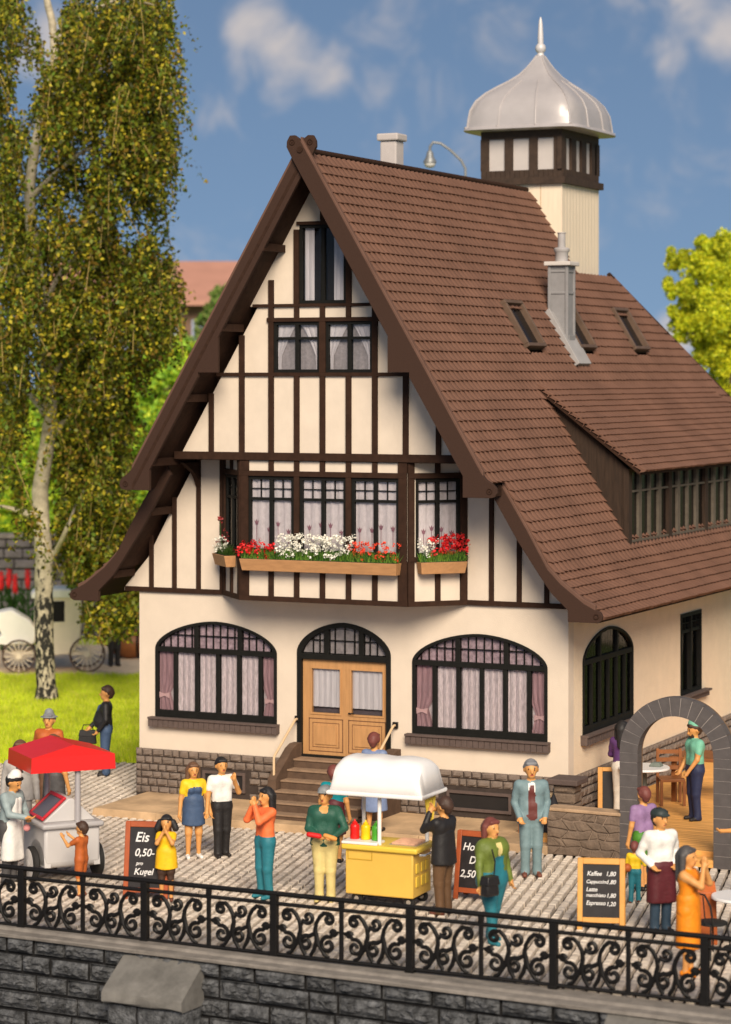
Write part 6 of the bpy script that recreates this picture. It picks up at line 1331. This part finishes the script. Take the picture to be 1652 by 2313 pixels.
for cx_, cy_, rx, ry, w_ in CL:
    n = int(tot * w_ / W_); ns = max(4, n // 34)
    bun = []
    for k in range(max(3, ns // 5)): a_ = random.uniform(0, 6.28); rr = math.sqrt(random.random()) * .96; bun.append((cx_ + rx * rr * math.cos(a_), cy_ + ry * rr * math.sin(a_), random.choice((-1, -1, 1, 1, 1) if cy_ < 900 else (-1, 1, 1, 1, 1)) * random.uniform(.3, 2.8)))
    for k in range(ns):      # each strand is a hanging twig in one of the clump's bunches
        x, y, dd = random.choice(bun); x += random.gauss(0, 7.5); y += random.gauss(0, 14); D_ = 60 + dd + random.gauss(0, .14); L0 = random.uniform(.4, 1.5) if cy_ < 1230 else random.uniform(.25, .65); p = bpt(x, y, D_); sw_ = Vector((random.gauss(0, .16), random.gauss(0, .16), 0)); q = []
        for i in range(34):
            tt = i / 33; c = p + sw_ * tt * L0 * 1.5 + Vector((0, 0, .35 * L0 - L0 * tt)); q.append(c); g_ = Vector((random.gauss(0, .055), random.gauss(0, .055), random.gauss(0, .05))); pts.append(tuple(c + g_))
        if k % 5 == 0: strands.append(q[::8])
leaf_mesh('foliage', pts, .076, BL, [.36, .25, .16, .12, .11], bt, .5)
t = MB(); [t.tube(s_, .009, 4, caps=False) for s_ in strands]; t.build('twigs', pm('straw_twig', (.36, .26, .08), .8, .2), bt)
def clump_tree(name, label, base, crown, mats, probs, n, size, trunk=None, tr_r=.2, cat='tree', grp=None, surf=.55, sub_r=(.14, .32)):
    """crown: list of (point, radius)"""
    o = thing(name, label, cat, (base.x, base.y, 0), 0, grp); b_ = Vector((base.x, base.y, 0)); C = []; wt = [r ** 2 for _, r in crown]; s_ = sum(wt)
    for (c, r), w_ in zip(crown, wt):
        sub = []
        for k in range(max(12, int(40 * r))): d = Vector((random.gauss(0, 1), random.gauss(0, 1), random.gauss(0, 1))).normalized(); sub.append((c - b_ + d * r * random.uniform(.3, .92), r * random.uniform(*sub_r)))
        m = int(n * w_ / s_)
        for k in range(m):
            cc, rr = random.choice(sub); d = Vector((random.gauss(0, 1), random.gauss(0, 1), random.gauss(0, 1))).normalized(); C.append(tuple(cc + d * rr * random.uniform(surf, 1.05)))
    leaf_mesh('crown', C, size, mats, probs, o, 0, 1.3)
    if trunk: t = MB(); limb(t, [Vector(p) - b_ for p in trunk], tr_r, tr_r * .4, 10); t.build('trunk', pm('dark_bark', (.06, .04, .025), .9, .3, 8, .02, 15), o, True)
    return o
def cr(lst, D): return [(at(x, y, D + dd), r) for x, y, dd, r in lst]
YG = [LFM('lemon', (.78, .74, .03), .4), LFM('yellow_green', (.56, .64, .03), .4), LFM('shade_green', (.24, .32, .015), .4)]  # lemon and shade tones put lit and shaded foliage into the leaf colour
bs = at(1625, 1300, 74); bs.z = 0
clump_tree('round_tree', 'bright yellow-green tree right of the tower', bs, cr([(1560, 590, 0, .62), (1600, 570, .5, .75), (1540, 660, 0, .60), (1545, 730, .2, .62), (1590, 700, -.6, .80), (1585, 790, 0, .75), (1615, 850, .3, .6), (1640, 640, 0, 1.0), (1660, 760, 0, 1.0), (1625, 545, 0, .45), (1680, 600, .5, .9), (1500, 640, .3, .36), (1508, 575, .4, .40), (1510, 705, .3, .40), (1575, 545, .3, .4)], 74), YG, [.42, .42, .16], 95000, .07, [bs, bs + Vector((0, 0, 3)), at(1620, 900, 74), at(1622, 760, 74)], .22, surf=.7, sub_r=(.25, .46))
GM = [LFM('fresh_green', (.36, .58, .05)), LFM('lime', (.66, .74, .05)), LFM('deep_green', (.14, .30, .04))]
bs = at(350, 1440, 86); bs.z = 0
clump_tree('garden_tree', 'fresh green tree between the birch and the house gable', bs, cr([(380, 780, 0, 1.0), (360, 860, 0, 1.5), (330, 960, 0, 1.7), (420, 830, .4, 1.0), (430, 960, 0, 1.4), (300, 850, 1, 1.2), (280, 1000, 0, 1.6), (330, 1110, 0, 1.7), (240, 1120, 0, 1.6), (420, 1080, 0, 1.6), (370, 1220, 0, 1.6), (260, 1230, 0, 1.5)], 86), GM, [.5, .28, .22], 42000, .12, [bs, at(350, 1200, 86), at(350, 950, 86)], .25)
bs = at(470, 1300, 98); bs.z = 0
clump_tree('pale_tree', 'pale green leaning tree in front of the far salmon-roofed house', bs, cr([(485, 690, 0, .8), (500, 660, 0, .7), (468, 730, 0, .7), (445, 780, 0, .8), (500, 740, 0, 1.1), (480, 820, 0, 1.3)], 98), [LFM('pale', (.30, .36, .10)), LFM('grey_green', (.18, .24, .07)), LFM('deep_green', (.05, .14, .02))], [.4, .35, .25], 16000, .13, [bs, at(475, 900, 98), at(480, 760, 98)], .2)
bs = at(60, 1440, 84); bs.z = 0
clump_tree('sunlit_tree', 'sunlit lime green tree above the garden wall at the left edge', bs, cr([(20, 1000, 0, 1.1), (60, 1060, 0, 1.2), (-20, 1080, 0, 1.4), (40, 1140, 0, 1.3), (110, 1110, 0, 1.3), (-40, 1180, 0, 1.3), (100, 1190, 0, 1.2), (30, 940, 0, .7), (130, 1010, 1, 1.1), (170, 1100, 1, 1.2), (180, 1200, 1, 1.2)], 84), GM, [.34, .52, .14], 30000, .12, [bs, at(60, 1200, 84), at(60, 1050, 84)], .25)
bs = at(180, 1440, 90); bs.z = 0
clump_tree('backdrop_tree', 'deep green tree far behind the birch trunk', bs, cr([(150, 900, 0, 1.6), (220, 960, 0, 1.6), (90, 960, 0, 1.5), (200, 1080, 0, 1.7), (120, 1080, 0, 1.6), (60, 1150, 0, 1.6), (250, 1150, 0, 1.6), (140, 800, 0, 1.2)], 90), GM, [.45, .25, .30], 30000, .13, [bs, at(170, 1200, 90), at(160, 950, 90)], .25)
h0 = at(-200, 1300, 125); tag_ = thing('hedge', 'tall green hedge row in the far background', 'hedge', (h0.x, h0.y, 0)); C = []
for k in range(30000): u = random.uniform(-8, 60); h_ = random.random() ** .5 * (6.2 + .8 * math.sin(u * .9) + .5 * math.sin(u * 2.3)); v = RT * u + FW * random.uniform(-1.2, 1.2); C.append((v.x, v.y, h_))
leaf_mesh('foliage', C, .28, GM, [.4, .2, .4], tag_, 0, 1.3)
